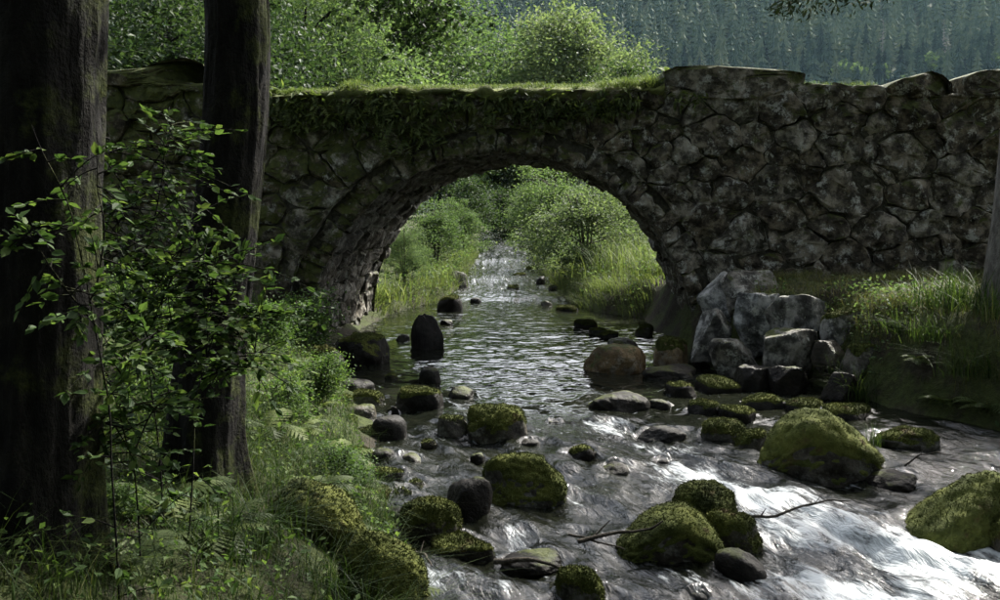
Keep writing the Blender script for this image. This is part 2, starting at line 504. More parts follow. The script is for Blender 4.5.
def spaced(knots):
    out = [knots[0][0]]
    for (a, b, s) in knots:
        n = max(1, int(round((b - a) / s)))
        out += list(np.linspace(a, b, n + 1)[1:])
    return np.array(out)
def grid_mesh(xs, ys, zf):
    X, Y = np.meshgrid(xs, ys)
    V = np.stack([X, Y, zf(X, Y)], -1).reshape(-1, 3)
    nx, ny = len(xs), len(ys)
    i, j = np.meshgrid(np.arange(nx - 1), np.arange(ny - 1))
    a = j * nx + i
    F = np.stack([a, a + 1, a + nx + 1, a + nx], -1).reshape(-1, 4)
    return V, F
gx = spaced([(-1600, -200, 200), (-200, -40, 20), (-40, -10, 2.0), (-10, -5, .25), (-5, 6, .07), (6, 10, .25), (10, 40, 2), (40, 200, 20), (200, 1600, 200)])
gy = spaced([(-300, -20, 40), (-20, -4, 2), (-4, 3, .2), (3, 12.5, .07), (12.5, 30, .15), (30, 60, .6), (60, 200, 10), (200, 1200, 100)])
V, F = grid_mesh(gx, gy, gh)
ground = link('ground', mk_mesh('ground', V, F, True, None, [M['soil']]))
tag(ground, kind='structure')

# ------------------------------------------------------------------ hill far behind
def hillz(x, y):
    x = np.asarray(x, float); y = np.asarray(y, float)
    n = fbm(P3(x * 0.006, y * 0.006), 4, 71)
    yy = np.minimum(y, 862 + 14 * n) - .25 * np.maximum(y - 880, 0)
    return np.maximum((yy - 500) * 0.56 + 26 * n * sstep(520, 700, y) * (1 - .6 * sstep(760, 860, y)), -4)
V, F = grid_mesh(np.linspace(-900, 1100, 81), np.linspace(480, 1250, 40), hillz)
tag(link('hill', mk_mesh('hill', V, F, True, None, [M['hill']])), kind='structure')

# ------------------------------------------------------------------ boulders : data first (the water reads them)
def icosphere(sub):
    t = (1 + 5 ** .5) / 2
    v = [(-1, t, 0), (1, t, 0), (-1, -t, 0), (1, -t, 0), (0, -1, t), (0, 1, t), (0, -1, -t), (0, 1, -t), (t, 0, -1), (t, 0, 1), (-t, 0, -1), (-t, 0, 1)]
    f = [(0, 11, 5), (0, 5, 1), (0, 1, 7), (0, 7, 10), (0, 10, 11), (1, 5, 9), (5, 11, 4), (11, 10, 2), (10, 7, 6), (7, 1, 8), (3, 9, 4), (3, 4, 2), (3, 2, 6), (3, 6, 8), (3, 8, 9), (4, 9, 5), (2, 4, 11), (6, 2, 10), (8, 6, 7), (9, 8, 1)]
    V = nrm(np.array(v, float)); F = np.array(f)
    for _ in range(sub):
        E = np.sort(np.concatenate([F[:, [0, 1]], F[:, [1, 2]], F[:, [2, 0]]]), 1)
        U, inv = np.unique(E, axis=0, return_inverse=True)
        inv = inv.reshape(-1)
        mid = nrm((V[U[:, 0]] + V[U[:, 1]]) / 2)
        n = len(F); o = len(V)
        a, b, c = inv[:n] + o, inv[n:2 * n] + o, inv[2 * n:] + o
        V = np.concatenate([V, mid])
        F = np.concatenate([np.stack([F[:, 0], a, c], 1), np.stack([F[:, 1], b, a], 1), np.stack([F[:, 2], c, b], 1), np.stack([a, b, c], 1)])
    return V, F
ICO = {k: icosphere(k) for k in (2, 3, 4, 5)}
def rock_shape(seed, sub=4, facets=11, soft=9.0, rough=0.10, squash=1.0):
    rng = np.random.default_rng(seed)
    D, F = ICO[sub]
    pl = nrm(rng.normal(size=(facets, 3)) * np.array([1, 1, .9]))
    pl = np.concatenate([pl, [[0, 0, 1.0]], [[0, 0, -1.0]]])
    h = rng.uniform(0.70, 1.08, len(pl)) if soft < 20 else rng.uniform(.52, .95, len(pl))
    q = np.maximum(D @ pl.T, 1e-3) / h
    se = np.sum(np.abs(D) ** 3.2, 1) ** (1 / 3.2)      # a rounded block, cut by the facets
    r = 1.0 / ((np.sum(q ** soft, 1) + se ** soft) ** (1 / soft))
    V = D * r[:, None]
    V = (V - (V.max(0) + V.min(0)) / 2) / (np.ptp(V, axis=0) / 2)
    rough = rough * 1.4
    dd = fbm(D * 1.9 + seed * 3.7, 4, seed) * rough + fbm(D * 7 + seed, 3, seed + 9) * rough * 0.28
    V = V * (1 + dd)[:, None]
    V = (V - (V.max(0) + V.min(0)) / 2) / (np.ptp(V, axis=0) / 2)
    return V, F

BOULD = []   # (name, loc, size(xyz half), seed, mat, moss, label, group, cat, sub, soft)
def boulder(px0, px1, ptop, pbase, seed, mat, moss, label, group=None, z=None, depth=0.85, sink=0.35, sub=4, soft=9.0, rough=0.10, rotz=0.0, y=None, name='boulder', prof=None, sharp=False):
    """pixel box of a rock standing on the water (or at height z): its distance comes from the base line"""
    pc = (px0 + px1) / 2
    if y is None:
        yy = 8.0
        for _ in range(30):
            zz = float(zw(yy)) if z is None else (z(yy) if callable(z) else z)
            yy = atz(pc, pbase, zz)[1]
    else:
        yy = y; zz = aty(pc, pbase, y)[2]
    wd = (aty(px1, pbase, yy) - aty(px0, pbase, yy))[0]
    ht = (aty(pc, ptop, yy + 0.25 * wd) - aty(pc, pbase, yy))[2]
    ht = max(ht, 0.03) * (0.8 if group else 1.0)
    x = aty(pc, pbase, yy)[0]
    dep = wd * depth
    BOULD.append(dict(name=name, x=x, y=yy + dep * 0.42, z=zz, w=wd / 2 * 1.03, d=dep / 2, h=ht, seed=seed, mat=mat, moss=moss, label=label, group=group, sink=sink, sub=sub, soft=soft, rough=rough, rotz=rotz, prof=prof, sharp=sharp))

B = boulder
B(768, 893, 407, 477, 1, 'rock', .95, 'largest moss-covered boulder with sloping shoulder, standing off the right bank in the rapids', sub=5, soft=7, depth=.75, prof=[.62, .82, .94, .95, .84, .68, .48])
B(480, 569, 455, 505, 2, 'rock', .8, 'flat-topped mossy block in mid stream beside a dark leaning rock', sub=5, soft=12, depth=.7)
B(445, 492, 477, 521, 3, 'wet', .25, 'dark bare leaning rock wedged between two mossy blocks in mid stream', soft=12)
B(398, 461, 499, 546, 4, 'rock', .8, 'rounded mossy boulder at the left end of the mid-stream row', sub=5, soft=8)
B(467, 527, 408, 441, 5, 'rock', .6, 'dark domed boulder with mossy crown below the arch, alone in the riffle')
B(393, 443, 388, 410, 6, 'wet', .35, 'dark low boulder near left shore below the bridge, beside a smooth grey cobble')
B(370, 405, 416, 439, 7, 'wet', .05, 'smooth round dark wet cobble at the left shore', soft=4, rough=.05)
B(604, 727, 511, 564, 8, 'rock', .9, 'wide mossy boulder with sticks caught against its left end', sub=5, soft=7, depth=.7, prof=[.3, .5, .72, .95, 1.08, .95, .6])
B(678, 741, 487, 522, 9, 'rock', .85, 'mossy boulder sitting just upstream of the wide one with sticks', sub=5)
B(712, 767, 514, 549, 10, 'rock', .9, 'mossy boulder tucked against the right end of the wide one with sticks')
B(720, 771, 551, 581, 11, 'wet', .3, 'small dark wet rock in the white water below the mossy trio')
B(558, 608, 569, 602, 12, 'rock', .9, 'small bright mossy boulder alone below the mid-stream sticks', sub=5)
B(918, 1040, 472, 548, 13, 'rock', .95, 'large mossy boulder with twigs lying against it, on the right edge of the rapids', sub=5, soft=7, depth=.8, prof=[.35, .5, .7, .9, 1.05, 1.1])
B(996, 1040, 520, 552, 14, 'rock', .8, 'mossy rock below the large boulder that has twigs against it')
B(586, 649, 344, 374, 15, 'rust', .25, 'brown angular block in the bright water under the arch', soft=13)
B(655, 692, 337, 367, 16, 'rust', .45, 'rusty brown rock leaning on the right foot of the arch', soft=11)
B(584, 652, 393, 411, 17, 'wet', .2, 'low dark flat rock in front of the arch, water breaking over it', soft=7)
B(645, 702, 366, 379, 18, 'wet', .2, 'flat dark slab at the foot of the right abutment', soft=14)
B(705, 750, 421, 443, 19, 'rock', .75, 'low mossy hump beside a smaller one, upstream of the largest boulder')
B(737, 772, 430, 449, 20, 'rock', .7, 'smaller mossy hump between the low hump and the largest boulder')
B(565, 600, 446, 463, 21, 'wet', .4, 'small mossy-topped stone in the riffle, upstream of a twin')
B(600, 636, 463, 479, 22, 'wet', .3, 'small dark stone in the riffle, downstream of its mossy-topped twin')
B(418, 440, 367, 384, 23, 'wet', .1, 'small dark pyramid-shaped stone rising from the still pool', soft=14)
B(410, 443, 314, 349, 24, 'wet', .3, 'dark squared block standing in the pool just beyond the bridge', soft=14, depth=.7)
B(446, 473, 387, 398, 25, 'wet', .1, 'small dark stone in the ripples, right of the low dark boulder', soft=10)
B(437, 468, 416, 436, 26, 'rock', .35, 'half bare half mossy stone beside the dark domed boulder', soft=11)
B(428, 496, 540, 559, 27, 'rock', .75, 'flat mossy slab lying in the stream below the rounded mossy boulder', soft=11)
B(500, 562, 555, 569, 28, 'wet', .2, 'thin flat wet slab at water level between mossy slab and small bright boulder', soft=12)
B(793, 838, 458, 474, 29, 'rock', .8, 'low mossy stone at the foot of the largest boulder')
B(609, 640, 338, 349, 30, 'rock', .1, 'flat stone awash beyond the brown angular block', soft=8)
B(880, 945, 429, 447, 31, 'rock', .5, 'long flat rock lying in the dark water under the right bank', soft=10)
B(873, 930, 474, 486, 32, 'wet', .2, 'dark low stone awash between the largest boulder and the right edge', soft=8)
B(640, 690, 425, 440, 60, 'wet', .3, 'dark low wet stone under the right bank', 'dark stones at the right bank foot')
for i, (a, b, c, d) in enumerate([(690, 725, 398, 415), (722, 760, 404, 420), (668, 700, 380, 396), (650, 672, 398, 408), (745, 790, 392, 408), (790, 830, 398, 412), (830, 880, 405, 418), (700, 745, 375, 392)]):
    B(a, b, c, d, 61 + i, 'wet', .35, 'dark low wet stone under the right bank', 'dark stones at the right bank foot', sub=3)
for i, (a, b, c, d) in enumerate([(330, 372, 376, 392), (350, 385, 388, 402), (318, 350, 392, 408), (340, 378, 402, 418), (352, 384, 424, 440), (330, 358, 415, 432), (368, 398, 447, 462), (345, 372, 445, 462), (372, 404, 466, 482), (398, 424, 452, 464), (360, 396, 484, 502), (390, 420, 487, 500), (378, 412, 505, 520), (345, 380, 508, 526), (384, 410, 532, 548), (372, 384, 355, 364), (384, 398, 372, 379), (405, 424, 478, 490), (390, 398, 405, 412), (420, 436, 438, 446)]):
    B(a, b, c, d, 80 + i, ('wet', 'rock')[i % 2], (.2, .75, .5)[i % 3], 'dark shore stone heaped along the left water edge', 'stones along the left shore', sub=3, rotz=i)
for i, (a, b, c, d) in enumerate([(520, 540, 438, 446), (470, 484, 452, 459), (548, 562, 420, 426), (530, 552, 487, 494), (690, 715, 592, 602), (655, 672, 458, 466)]):
    B(a, b, c, d, 110 + i, 'wet', .15, 'little dark stone just breaking the surface of the rapids', 'little stones in the rapids', sub=3)
# upstream
B(443, 468, 271, 289, 130, 'wet', .3, 'dark rounded rock on the left bank of the upstream riffle')
B(436, 462, 296, 312, 131, 'wet', .35, 'dark rock at the top left of the pool beyond the bridge')
for i, (a, b, c, d) in enumerate([(470, 482, 296, 303), (484, 500, 290, 296), (505, 520, 284, 290), (520, 540, 291, 298), (540, 552, 299, 306), (548, 560, 284, 290), (488, 500, 278, 283), (510, 526, 272, 277), (478, 490, 268, 273), (524, 538, 265, 270), (498, 512, 262, 266), (556, 580, 304, 312), (574, 600, 318, 328), (590, 608, 326, 335), (470, 480, 280, 286), (536, 546, 275, 281), (395, 410, 333, 341), (440, 452, 318, 325), (600, 618, 330, 338), (636, 654, 322, 336)]):
    if i in (1, 3, 6, 8, 10, 14): continue
    B(a, b, c, d, 140 + i, ('wet', 'rock', 'wet')[i % 3], .4, 'small dark rock in the upstream riffle beyond the arch', 'rocks in the upstream riffle', sub=3, soft=5, rotz=i)
B(334, 386, 334, 366, 206, 'wet', .35, 'dark rock at the foot of the left arch side', soft=9, rough=.14)
B(300, 345, 345, 388, 207, 'wet', .45, 'dark mossy rock below the left arch foot', soft=8, rough=.14)
NSTREAM = len(BOULD)
# left bank
bl = lambda yy: -0.02
B(264, 366, 482, 548, 170, 'rock', 1.0, 'mossy boulder on the left bank with long grass growing round it', sub=5, soft=6, prof=[.85, 1.0, 1.0, .95, .85, .7], z=0.05, depth=.6)
B(328, 424, 534, 612, 171, 'rock', 1.0, 'mossy boulder at the left water edge, below the one with long grass', sub=5, soft=7, prof=[.85, 1.0, 1.0, .95, .85, .7], z=-.10, depth=.6)
# right bank: pale angular stones, a heap against the wall
def PB(a, b, c, d, y, s, label, mat='pale', moss=.1, **k):
    kw = dict(soft=50, rough=.075, sub=4, sink=.2, depth=.8, sharp=True, rotz=s * .9); kw.update(k)
    B(a, b, c, d, s, mat, moss, label, None, y=y, **kw)
PB(700, 742, 272, 312, 10.75, 190, 'jagged blue-grey boulder at the top of the heap, against the bridge wall')
PB(728, 776, 270, 306, 10.6, 201, 'broad blue-grey stone at the top of the heap, where it meets the grass ledge')
PB(738, 782, 292, 340, 10.15, 191, 'upright pale wedge-shaped stone in the heap, between two larger ones')
PB(770, 833, 293, 331, 9.95, 192, 'pale block with a flat bright top, highest on the outer side of the heap')
PB(760, 820, 328, 370, 9.6, 193, 'white lichen-spotted boulder at the front of the heap, above the dark water')
PB(713, 757, 338, 372, 9.9, 194, 'rounded pale stone at the lower corner of the heap by the arch foot', soft=20)
PB(697, 740, 308, 346, 10.4, 195, 'grey stone between the arch foot and the upright wedge-shaped stone')
PB(828, 872, 306, 342, 9.7, 196, 'moss-capped stone at the grassy end of the heap', 'pale', .7)
PB(866, 912, 316, 346, 9.5, 197, 'dark slab set in the bank under the grass edge, next to the moss-capped stone', 'rock', .5)
PB(820, 850, 340, 366, 9.45, 198, 'small grey stone below the moss-capped one', 'rock', .3)
PB(690, 716, 345, 378, 10.8, 199, 'dark wet stone at the very foot of the right arch', 'wet', .2)
PB(905, 960, 326, 360, 9.2, 200, 'dark stone half buried in the right bank among tall grass', 'rock', .5)
PB(845, 885, 344, 372, 9.2, 202, 'dark stone low in the bank, under the slab beneath the grass edge', 'rock', .4)
PB(772, 812, 366, 392, 9.2, 203, 'dark wet stone in front of the white lichen-spotted boulder', 'wet', .3)
PB(822, 866, 372, 400, 8.9, 204, 'dark wet stone at the bank foot under the small grass tuft', 'wet', .3)
PB(735, 772, 366, 388, 9.4, 205, 'dark wet stone below the rounded pale one', 'wet', .3)

# ------------------------------------------------------------------ water
wy = spaced([(-5, 3.2, .09), (3.2, 12, .019), (12, 20, .045), (20, 48, .12)])
NC = 230
U = np.linspace(0, 1, NC)
Yg = np.repeat(wy[:, None], NC, 1)
xl, xr = shl(wy) - 0.35, shr(wy) + 0.35
Xg = xl[:, None] + (xr - xl)[:, None] * U[None]
Wd = (xr - xl)[:, None]
# flow coordinates: across position scaled, along = distance down the stream
AC = (U[None] - 0.5) * (Wd * 0.6 + 2.0)
xc = np.interp(wy, [-5, 3, 4.5, 6, 8, 10, 12, 20, 48], [5, 3.4, 2.5, 1.8, .9, .35, .05, .1, 0])
def blob(px, py, rx, ry, amp=1.0):
    yy = 8.0
    for _ in range(20): yy = atz(px, py, float(zw(yy)))[1]
    x = atz(px, py, float(zw(yy)))[0]
    return amp * np.exp(-(((Xg - x) / rx) ** 2 + ((Yg - yy) / ry) ** 2))
rap = np.zeros_like(Xg)
for b in [(610, 430, .35, .5, .8), (660, 455, .5, .5, .7), (700, 475, .5, .5, .8), (760, 500, .5, .5, .95), (830, 540, .55, .6, 1.0), (900, 560, .6, .5, 1.0), (980, 570, .6, .45, .9), (800, 580, .5, .4, .9), (880, 600, .7, .4, .9), (690, 585, .3, .3, .5), (560, 440, .4, .5, .35), (460, 420, .35, .35, .35), (430, 430, .3, .3, .3), (600, 490, .4, .4, .4), (520, 540, .35, .3, .5), (490, 585, .6, .35, .62), (440, 480, .35, .4, .35), (600, 400, .5, .5, .3), (540, 300, .8, 1.0, .5), (505, 292, .5, .8, .5), (500, 278, .8, 1.5, .6), (510, 265, .8, 3, .6)]:  # white water; the lower-left blobs paint sky reflection into the colour as foam
    rap = np.maximum(rap, blob(*b))
far = sstep(18.5, 20, Yg) * 0.45
rap = np.maximum(rap, far)
rapid = np.maximum(rap, 0.40 * (1 - sstep(7.4, 9.0, Yg)) + .10)
foam_sheen = np.maximum(np.where(rap > 0, rap, 0) * 1.05, .10 * (1 - sstep(8.5, 10.5, Yg)))
foam_sheen = foam_sheen + (.30 + .35 * np.clip(rap, 0, 1)) * fbm(P3(AC * 1.7, Yg * 1.5), 4, 199) * (1 - sstep(9.0, 11.0, Yg))
st = fbm(P3(AC * 2.4, Yg * 0.55), 4, 201)
st2 = fbm(P3(AC * 6.0 + st, Yg * 1.7), 3, 215)
rd = 1 - np.abs(fbm(P3(AC * 3.0, Yg * 1.5 + 0.6 * st), 4, 231)) * 2
h = rapid * (0.12 * st + 0.07 * st2 + 0.07 * rd)
h += (0.006 + 0.012 * rapid) * fbm(P3(Xg * 6, Yg * 7), 3, 251)
for b in BOULD[:NSTREAM]:
    if b['y'] > 30: continue
    dx, dy = Xg - b['x'], Yg - b['y']
    w = b['w']
    rr = np.sqrt((dx / w) ** 2 + (dy / b['d']) ** 2)
    act = float(np.clip(1.15 - 0.0 if b['y'] < 9.5 else 0.15, 0, 1))
    # pillow upstream (+y), hollow and white water downstream
    dw = -dy
    sx = dx - 0.35 * dw          # wake drifts to the right
    wake = np.exp(-(sx / (w * 1.0)) ** 2) * np.exp(-np.maximum(dw, 0) / (2.6 * w)) * sstep(0, w * .6, dw)
    h += act * (0.03 * np.exp(-((rr - 1.05) / .3) ** 2) * sstep(-w * .2, w * .6, dy) - 0.03 * wake)
    edge = np.exp(-((np.abs(sx) - w * 0.95) / (w * .35)) ** 2) * np.exp(-np.maximum(dw, 0) / (3.2 * w)) * sstep(-.3 * w, w * .5, dw)
    foam_sheen = np.maximum(foam_sheen, act * 0.55 * edge)
    foam_sheen = np.maximum(foam_sheen, act * 0.45 * np.exp(-((rr - 1.08) / .16) ** 2))
chop = sstep(7.5, 9.0, Yg) * (1 - sstep(12.5, 15.0, Yg))
h += (.003 + .009 * chop) * fbm(P3(Xg * 2.6, Yg * 3.6), 3, 261, .55)
Zg = zw(Yg) + h
calm = np.clip(1.2 - rapid * 2.2, 0, 1)
V = np.stack([Xg, Yg, Zg], -1).reshape(-1, 3)
i, j = np.meshgrid(np.arange(NC - 1), np.arange(len(wy) - 1))
a = j * NC + i
F = np.stack([a, a + 1, a + NC + 1, a + NC], -1).reshape(-1, 4)
flow = P3(AC, Yg).reshape(-1, 3)
water = link('water', mk_mesh('water', V, F, True, {'foam': foam_sheen.ravel(), 'calm': calm.ravel(), 'flow': flow}, [M['water']]))
tag(water, kind='structure')

# ------------------------------------------------------------------ build the boulders
def vnormals(V, F):
    fn = np.cross(V[F[:, 1]] - V[F[:, 0]], V[F[:, 2]] - V[F[:, 0]])
    N = np.zeros_like(V)
    for k in range(3): np.add.at(N, F[:, k], fn)
    return nrm(N)
def make_moss(V, F, amount, seed, loc, size):
    N = vnormals(V, F)
    rng = np.random.default_rng(seed + 5000)
    nn = fbm(V * 3.2 / max(size, .12) * .35 + seed, 4, seed + 40)
    low = V[:, 2]
    mask = N[:, 2] * 0.8 + nn * 0.38 + 0.25 * (low / max(V[:, 2].max(), .01)) - (0.75 - 0.85 * amount)
    lump = fbm(V * 14 + seed, 3, seed + 60) * 0.5 + 0.5
    thick = np.clip(mask, -.1, .5) * min(.05, 0.09 * size) * (0.45 + 0.9 * lump) * 1.6
    Vm = V + N * (thick - 0.004)[:, None]
    keep = (mask[F].max(1) > 0.0)
    Fk = F[keep]
    if len(Fk) < 20: return None
    used, inv = np.unique(Fk, return_inverse=True)
    Fk = inv.reshape(-1, 3)
    mb_V, mb_F = Vm[used], Fk
    # fine tufts
    ar = np.linalg.norm(np.cross(mb_V[Fk[:, 1]] - mb_V[Fk[:, 0]], mb_V[Fk[:, 2]] - mb_V[Fk[:, 0]]), axis=1) / 2
    mm = mask[used][Fk].mean(1)
    wgt = ar * np.clip(mm * 4, 0.0, 1)
    nt = int(min(5000, wgt.sum() * 26000))
    Vq = Fq = None; at = np.full(len(mb_V), .5)
    tris = mb_F
    if nt > 10:
        k = rng.choice(len(Fk), nt, p=wgt / wgt.sum())
        b = rng.dirichlet((1, 1, 1), nt)
        P = (mb_V[Fk[k]] * b[:, :, None]).sum(1)
        Nn = nrm(N[used][Fk[k]].mean(1) + 0.55 * rng.normal(size=(nt, 3)))
        s = nrm(np.cross(Nn, rng.normal(size=(nt, 3))))
        L = rng.uniform(.006, .017, nt)[:, None]
        T = np.stack([P - s * L * .32 - Nn * .004, P + s * L * .32 - Nn * .004, P + Nn * L], 1).reshape(-1, 3)
        tris = np.concatenate([mb_F, np.arange(nt * 3).reshape(-1, 3) + len(mb_V)])
        mb_V = np.concatenate([mb_V, T]); at = np.concatenate([at, np.repeat(rng.random(nt), 3)])
    return mk_mesh('moss', mb_V, tris, True, {'rnd': at}, [M['moss']])
for b in BOULD:
    if b['w'] < .17 or b['y'] > 13: b['sub'] = 3
    V, F = rock_shape(b['seed'], b['sub'], 15 if b['sharp'] else 11, b['soft'], b['rough'])
    hh = b['h']; sk = hh * max(b['sink'], .35 if b['sharp'] else .85) + .05
    S = np.array([b['w'], b['d'], (hh + sk) / 2])
    if b['rotz']:
        c, s = math.cos(b['rotz']), math.sin(b['rotz'])
        V = V @ np.array([[c, s, 0], [-s, c, 0], [0, 0, 1]])
    if b['prof']:
        f = np.interp(V[:, 0], np.linspace(-1, 1, len(b['prof'])), b['prof'])
        V[:, 2] = np.where(V[:, 2] > -.3, (V[:, 2] + .3) * f - .3, V[:, 2])
    V = V * S + np.array([0, 0, (hh - sk) / 2])
    o = link(b['name'], mk_mesh('boulder', V, F, True, {'rnd': np.full(len(V), .5)}, [M[b['mat']]]), None, (b['x'], b['y'], b['z']))
    if b['sharp']: o.data.set_sharp_from_angle(angle=R(22))
    tag(o, b['label'], 'boulder' if b['w'] > .12 else 'stone', b['group'])
    if b['w'] <= .12: o.name = 'stone'
    if b['moss'] > .3 and (b['w'] > .12 or b['moss'] > .45):
        me = make_moss(V, F, b['moss'], b['seed'], (b['x'], b['y'], b['z']), b['w'])
        if me: link('moss', me, o)
exec_marker = 0

# ------------------------------------------------------------------ the bridge
YB, YF, RA = 12.0, 15.6, 2.43            # front plane, back plane, arch radius
XA0 = aty(502, 345, YB)[0]; ZA = aty(502, 345, YB)[2]
XA1 = XA0 + 0.33
DEP = YF - YB
bridge = empty('stone_bridge', (XA0, YB, 0))
tag(bridge, 'old rubble-stone bridge with one round arch over the stream, moss along its top', 'bridge')
def pz(px, py):
    p = aty(px, py, YB)
    return p[0], p[2]
def part(name, me, loc=(0, 0, 0)):
    o = link(name, me, bridge)
    o.location = (loc[0] - XA0, loc[1] - YB, loc[2])
    return o
# roof line of the wall in pixels
TOPX = [-200, 95, 205, 215, 270, 400, 520, 640, 660, 664, 690, 760, 806, 812, 884, 888, 956, 962, 1010, 1060, 1250]
TOPY = [84, 84, 84, 92, 97, 92, 91, 90, 90, 84, 90, 90, 82, 84, 84, 96, 94, 96, 96, 97, 97]
def top_px(x): return np.interp(x, TOPX, TOPY)

# core of mortar and rubble behind the face stones
xs = np.concatenate([np.linspace(-9.5, XA0 - RA, 40), XA0 + RA * -np.cos(np.linspace(0, math.pi, 65))[1:-1], np.linspace(XA0 + RA, 10.0, 40)])
def px_of_x(x): return 500 + x / (YB / math.cos(PITCH) ** 0) * FPX * 1.0
def top_z(x):
    px = 500 + FPX * np.asarray(x) / (YB * (math.cos(PITCH) - 0) + 0)  # near enough for a roof line
    py = top_px(px)
    return np.array([aty(500, float(q), YB)[2] for q in np.atleast_1d(py)])
tz = top_z(xs) - 0.06
lo0 = np.where(np.abs(xs - XA0) < RA - 1e-6, ZA + np.sqrt(np.maximum(RA ** 2 - (xs - XA0) ** 2, 0)), -0.7)
lo0 = np.where(np.abs(xs - XA0) >= RA - 1e-6, -0.7, lo0 + .05)
yf = YB + 0.018
mb = MB()
n = len(xs)
def strip(A, Bv):
    V = np.concatenate([A, Bv]); i = np.arange(len(A) - 1)
    mb.add(V, np.stack([i, i + 1, i + 1 + len(A), i + len(A)], 1))
fr_lo = np.stack([xs, np.full(n, yf), lo0], 1); fr_hi = np.stack([xs, np.full(n, yf), tz], 1)
shift = np.where(np.abs(xs - XA0) <= RA + 1e-6, XA1 - XA0, (XA1 - XA0) * np.clip(1 - (np.abs(xs - XA0) - RA) / 6, 0, 1))
bk_lo = np.stack([xs + shift, np.full(n, YF), lo0], 1); bk_hi = np.stack([xs + shift, np.full(n, YF), tz - .05], 1)
strip(fr_lo, fr_hi); strip(bk_hi, bk_lo); strip(fr_hi, bk_hi)
# vault backing: from front curve to back curve (arch part plus legs)
th = np.linspace(0, math.pi, 65)
cv = np.concatenate([[[-(RA + .05), -.7 - ZA]], np.stack([-(RA + .08) * np.cos(th), (RA + .08) * np.sin(th)], 1), [[(RA + .05), -.7 - ZA]]])
f0 = np.stack([XA0 + cv[:, 0], np.full(len(cv), yf), ZA + cv[:, 1]], 1)
f1 = np.stack([XA1 + cv[:, 0], np.full(len(cv), YF), ZA + cv[:, 1]], 1)
strip(f1, f0)
Vc = np.concatenate(mb.V)
o = part('core', mk_mesh('core', Vc, np.concatenate(mb.F), False, None, [M['mortar']]))

# --- face stones: weighted cells, in pixels of the wall plane
def clip_half(poly, nx, ny, c):
    out = []
    m = len(poly)
    for k in range(m):
        a, b = poly[k], poly[(k + 1) % m]
        da, db = a[0] * nx + a[1] * ny - c, b[0] * nx + b[1] * ny - c
        if da <= 0: out.append(a)
        if (da < 0 < db) or (db < 0 < da):
            t = da / (da - db)
            out.append((a[0] + (b[0] - a[0]) * t, a[1] + (b[1] - a[1]) * t))
    return out
AN = 1.3   # cells wider than high
CXP, CYP, RPX = 502.0, 345.0, RA / (YB / FPX) * 1.0
RPX = 192.0
ROUT = RPX + 25
rs = np.random.default_rng(12)
seeds = []
for (cx, cy, r) in [(160, 215, 62), (320, 155, 48), (360, 222, 42), (272, 215, 30), (225, 282, 42), (335, 258, 26), (430, 110, 50), (520, 108, 46), (480, 172, 52), (565, 202, 24), (475, 248, 52), (665, 158, 52), (630, 262, 66), (690, 225, 30), (795, 205, 64), (735, 135, 30), (325, 335, 50), (500, 350, 84), (650, 368, 42), (755, 370, 52), (60, 372, 42), (125, 352, 18), (72, 430, 42), (188, 352, 32), (245, 472, 56), (150, 425, 34), (330, 415, 48), (380, 492, 48), (450, 440, 38), (490, 525, 56), (575, 455, 64), (690, 440, 42), (636, 410, 20), (700, 492, 36), (620, 525, 52), (130, 505, 36), (510, 415, 16), (742, 482, 28), (275, 535, 46), (180, 120, 30), (240, 150, 26), (120, 160, 26), (390, 315, 24), (410, 270, 18), (590, 300, 22), (560, 260, 16), (800, 300, 50), (810, 440, 50), (860, 370, 40), (820, 530, 50), (760, 560, 36), (560, 570, 36), (430, 565, 30), (680, 565, 36), (350, 570, 34), (200, 560, 34), (300, 470, 18), (420, 395, 18), (60, 140, 24), (30, 200, 24), (90, 255, 30), (60, 310, 26), (140, 300, 24)]:
    seeds.append((650 + cx / 2.5, 50 + cy / 2.5, r / 2.5))
for (x0, x1, y0, y1, sp) in [(-20, 330, 80, 380, 31), (330, 660, 84, 170, 24), (1000, 1160, 90, 360, 52), (-170, -20, 90, 380, 60)]:
    y = y0
    while y < y1:
        x = x0 + rs.uniform(0, sp)
        while x < x1:
            r = sp * rs.choice([.3, .42, .5, .62, .8], p=[.2, .25, .25, .2, .1])
            X, Y = x + rs.uniform(-.3, .3) * sp, y + rs.uniform(-.3, .3) * sp
            if all(math.hypot(X - q[0], (Y - q[1]) * AN) > 0.62 * (r + q[2]) for q in seeds):
                seeds.append((X, Y, r))
            x += sp * rs.uniform(.7, 1.3)
        y += sp * .62
seeds = [s for s in seeds if math.hypot(s[0] - CXP, s[1] - CYP) > ROUT + 4 and s[1] > top_px(s[0]) + 3]
def cell(i):
    sx, sy, sr = seeds[i]
    poly = [(sx - 90, sy * AN - 90), (sx + 90, sy * AN - 90), (sx + 90, sy * AN + 90), (sx - 90, sy * AN + 90)]
    for k, (tx, ty, tr) in enumerate(seeds):
        if k == i: continue
        dx, dy = tx - sx, (ty - sy) * AN
        d2 = dx * dx + dy * dy
        if d2 > 200 ** 2: continue
        c = (tx * tx + (ty * AN) ** 2 - sx * sx - (sy * AN) ** 2 + sr * sr - tr * tr) / 2
        poly = clip_half(poly, dx, dy, c)
        if len(poly) < 3: return None
    return [(p[0], p[1] / AN) for p in poly]
def densify(poly, step):
    out = []
    for k in range(len(poly)):
        a, b = np.array(poly[k]), np.array(poly[(k + 1) % len(poly)])
        m = max(1, int(np.linalg.norm(b - a) / step))
        for q in range(m): out.append(a + (b - a) * q / m)
    return np.array(out)
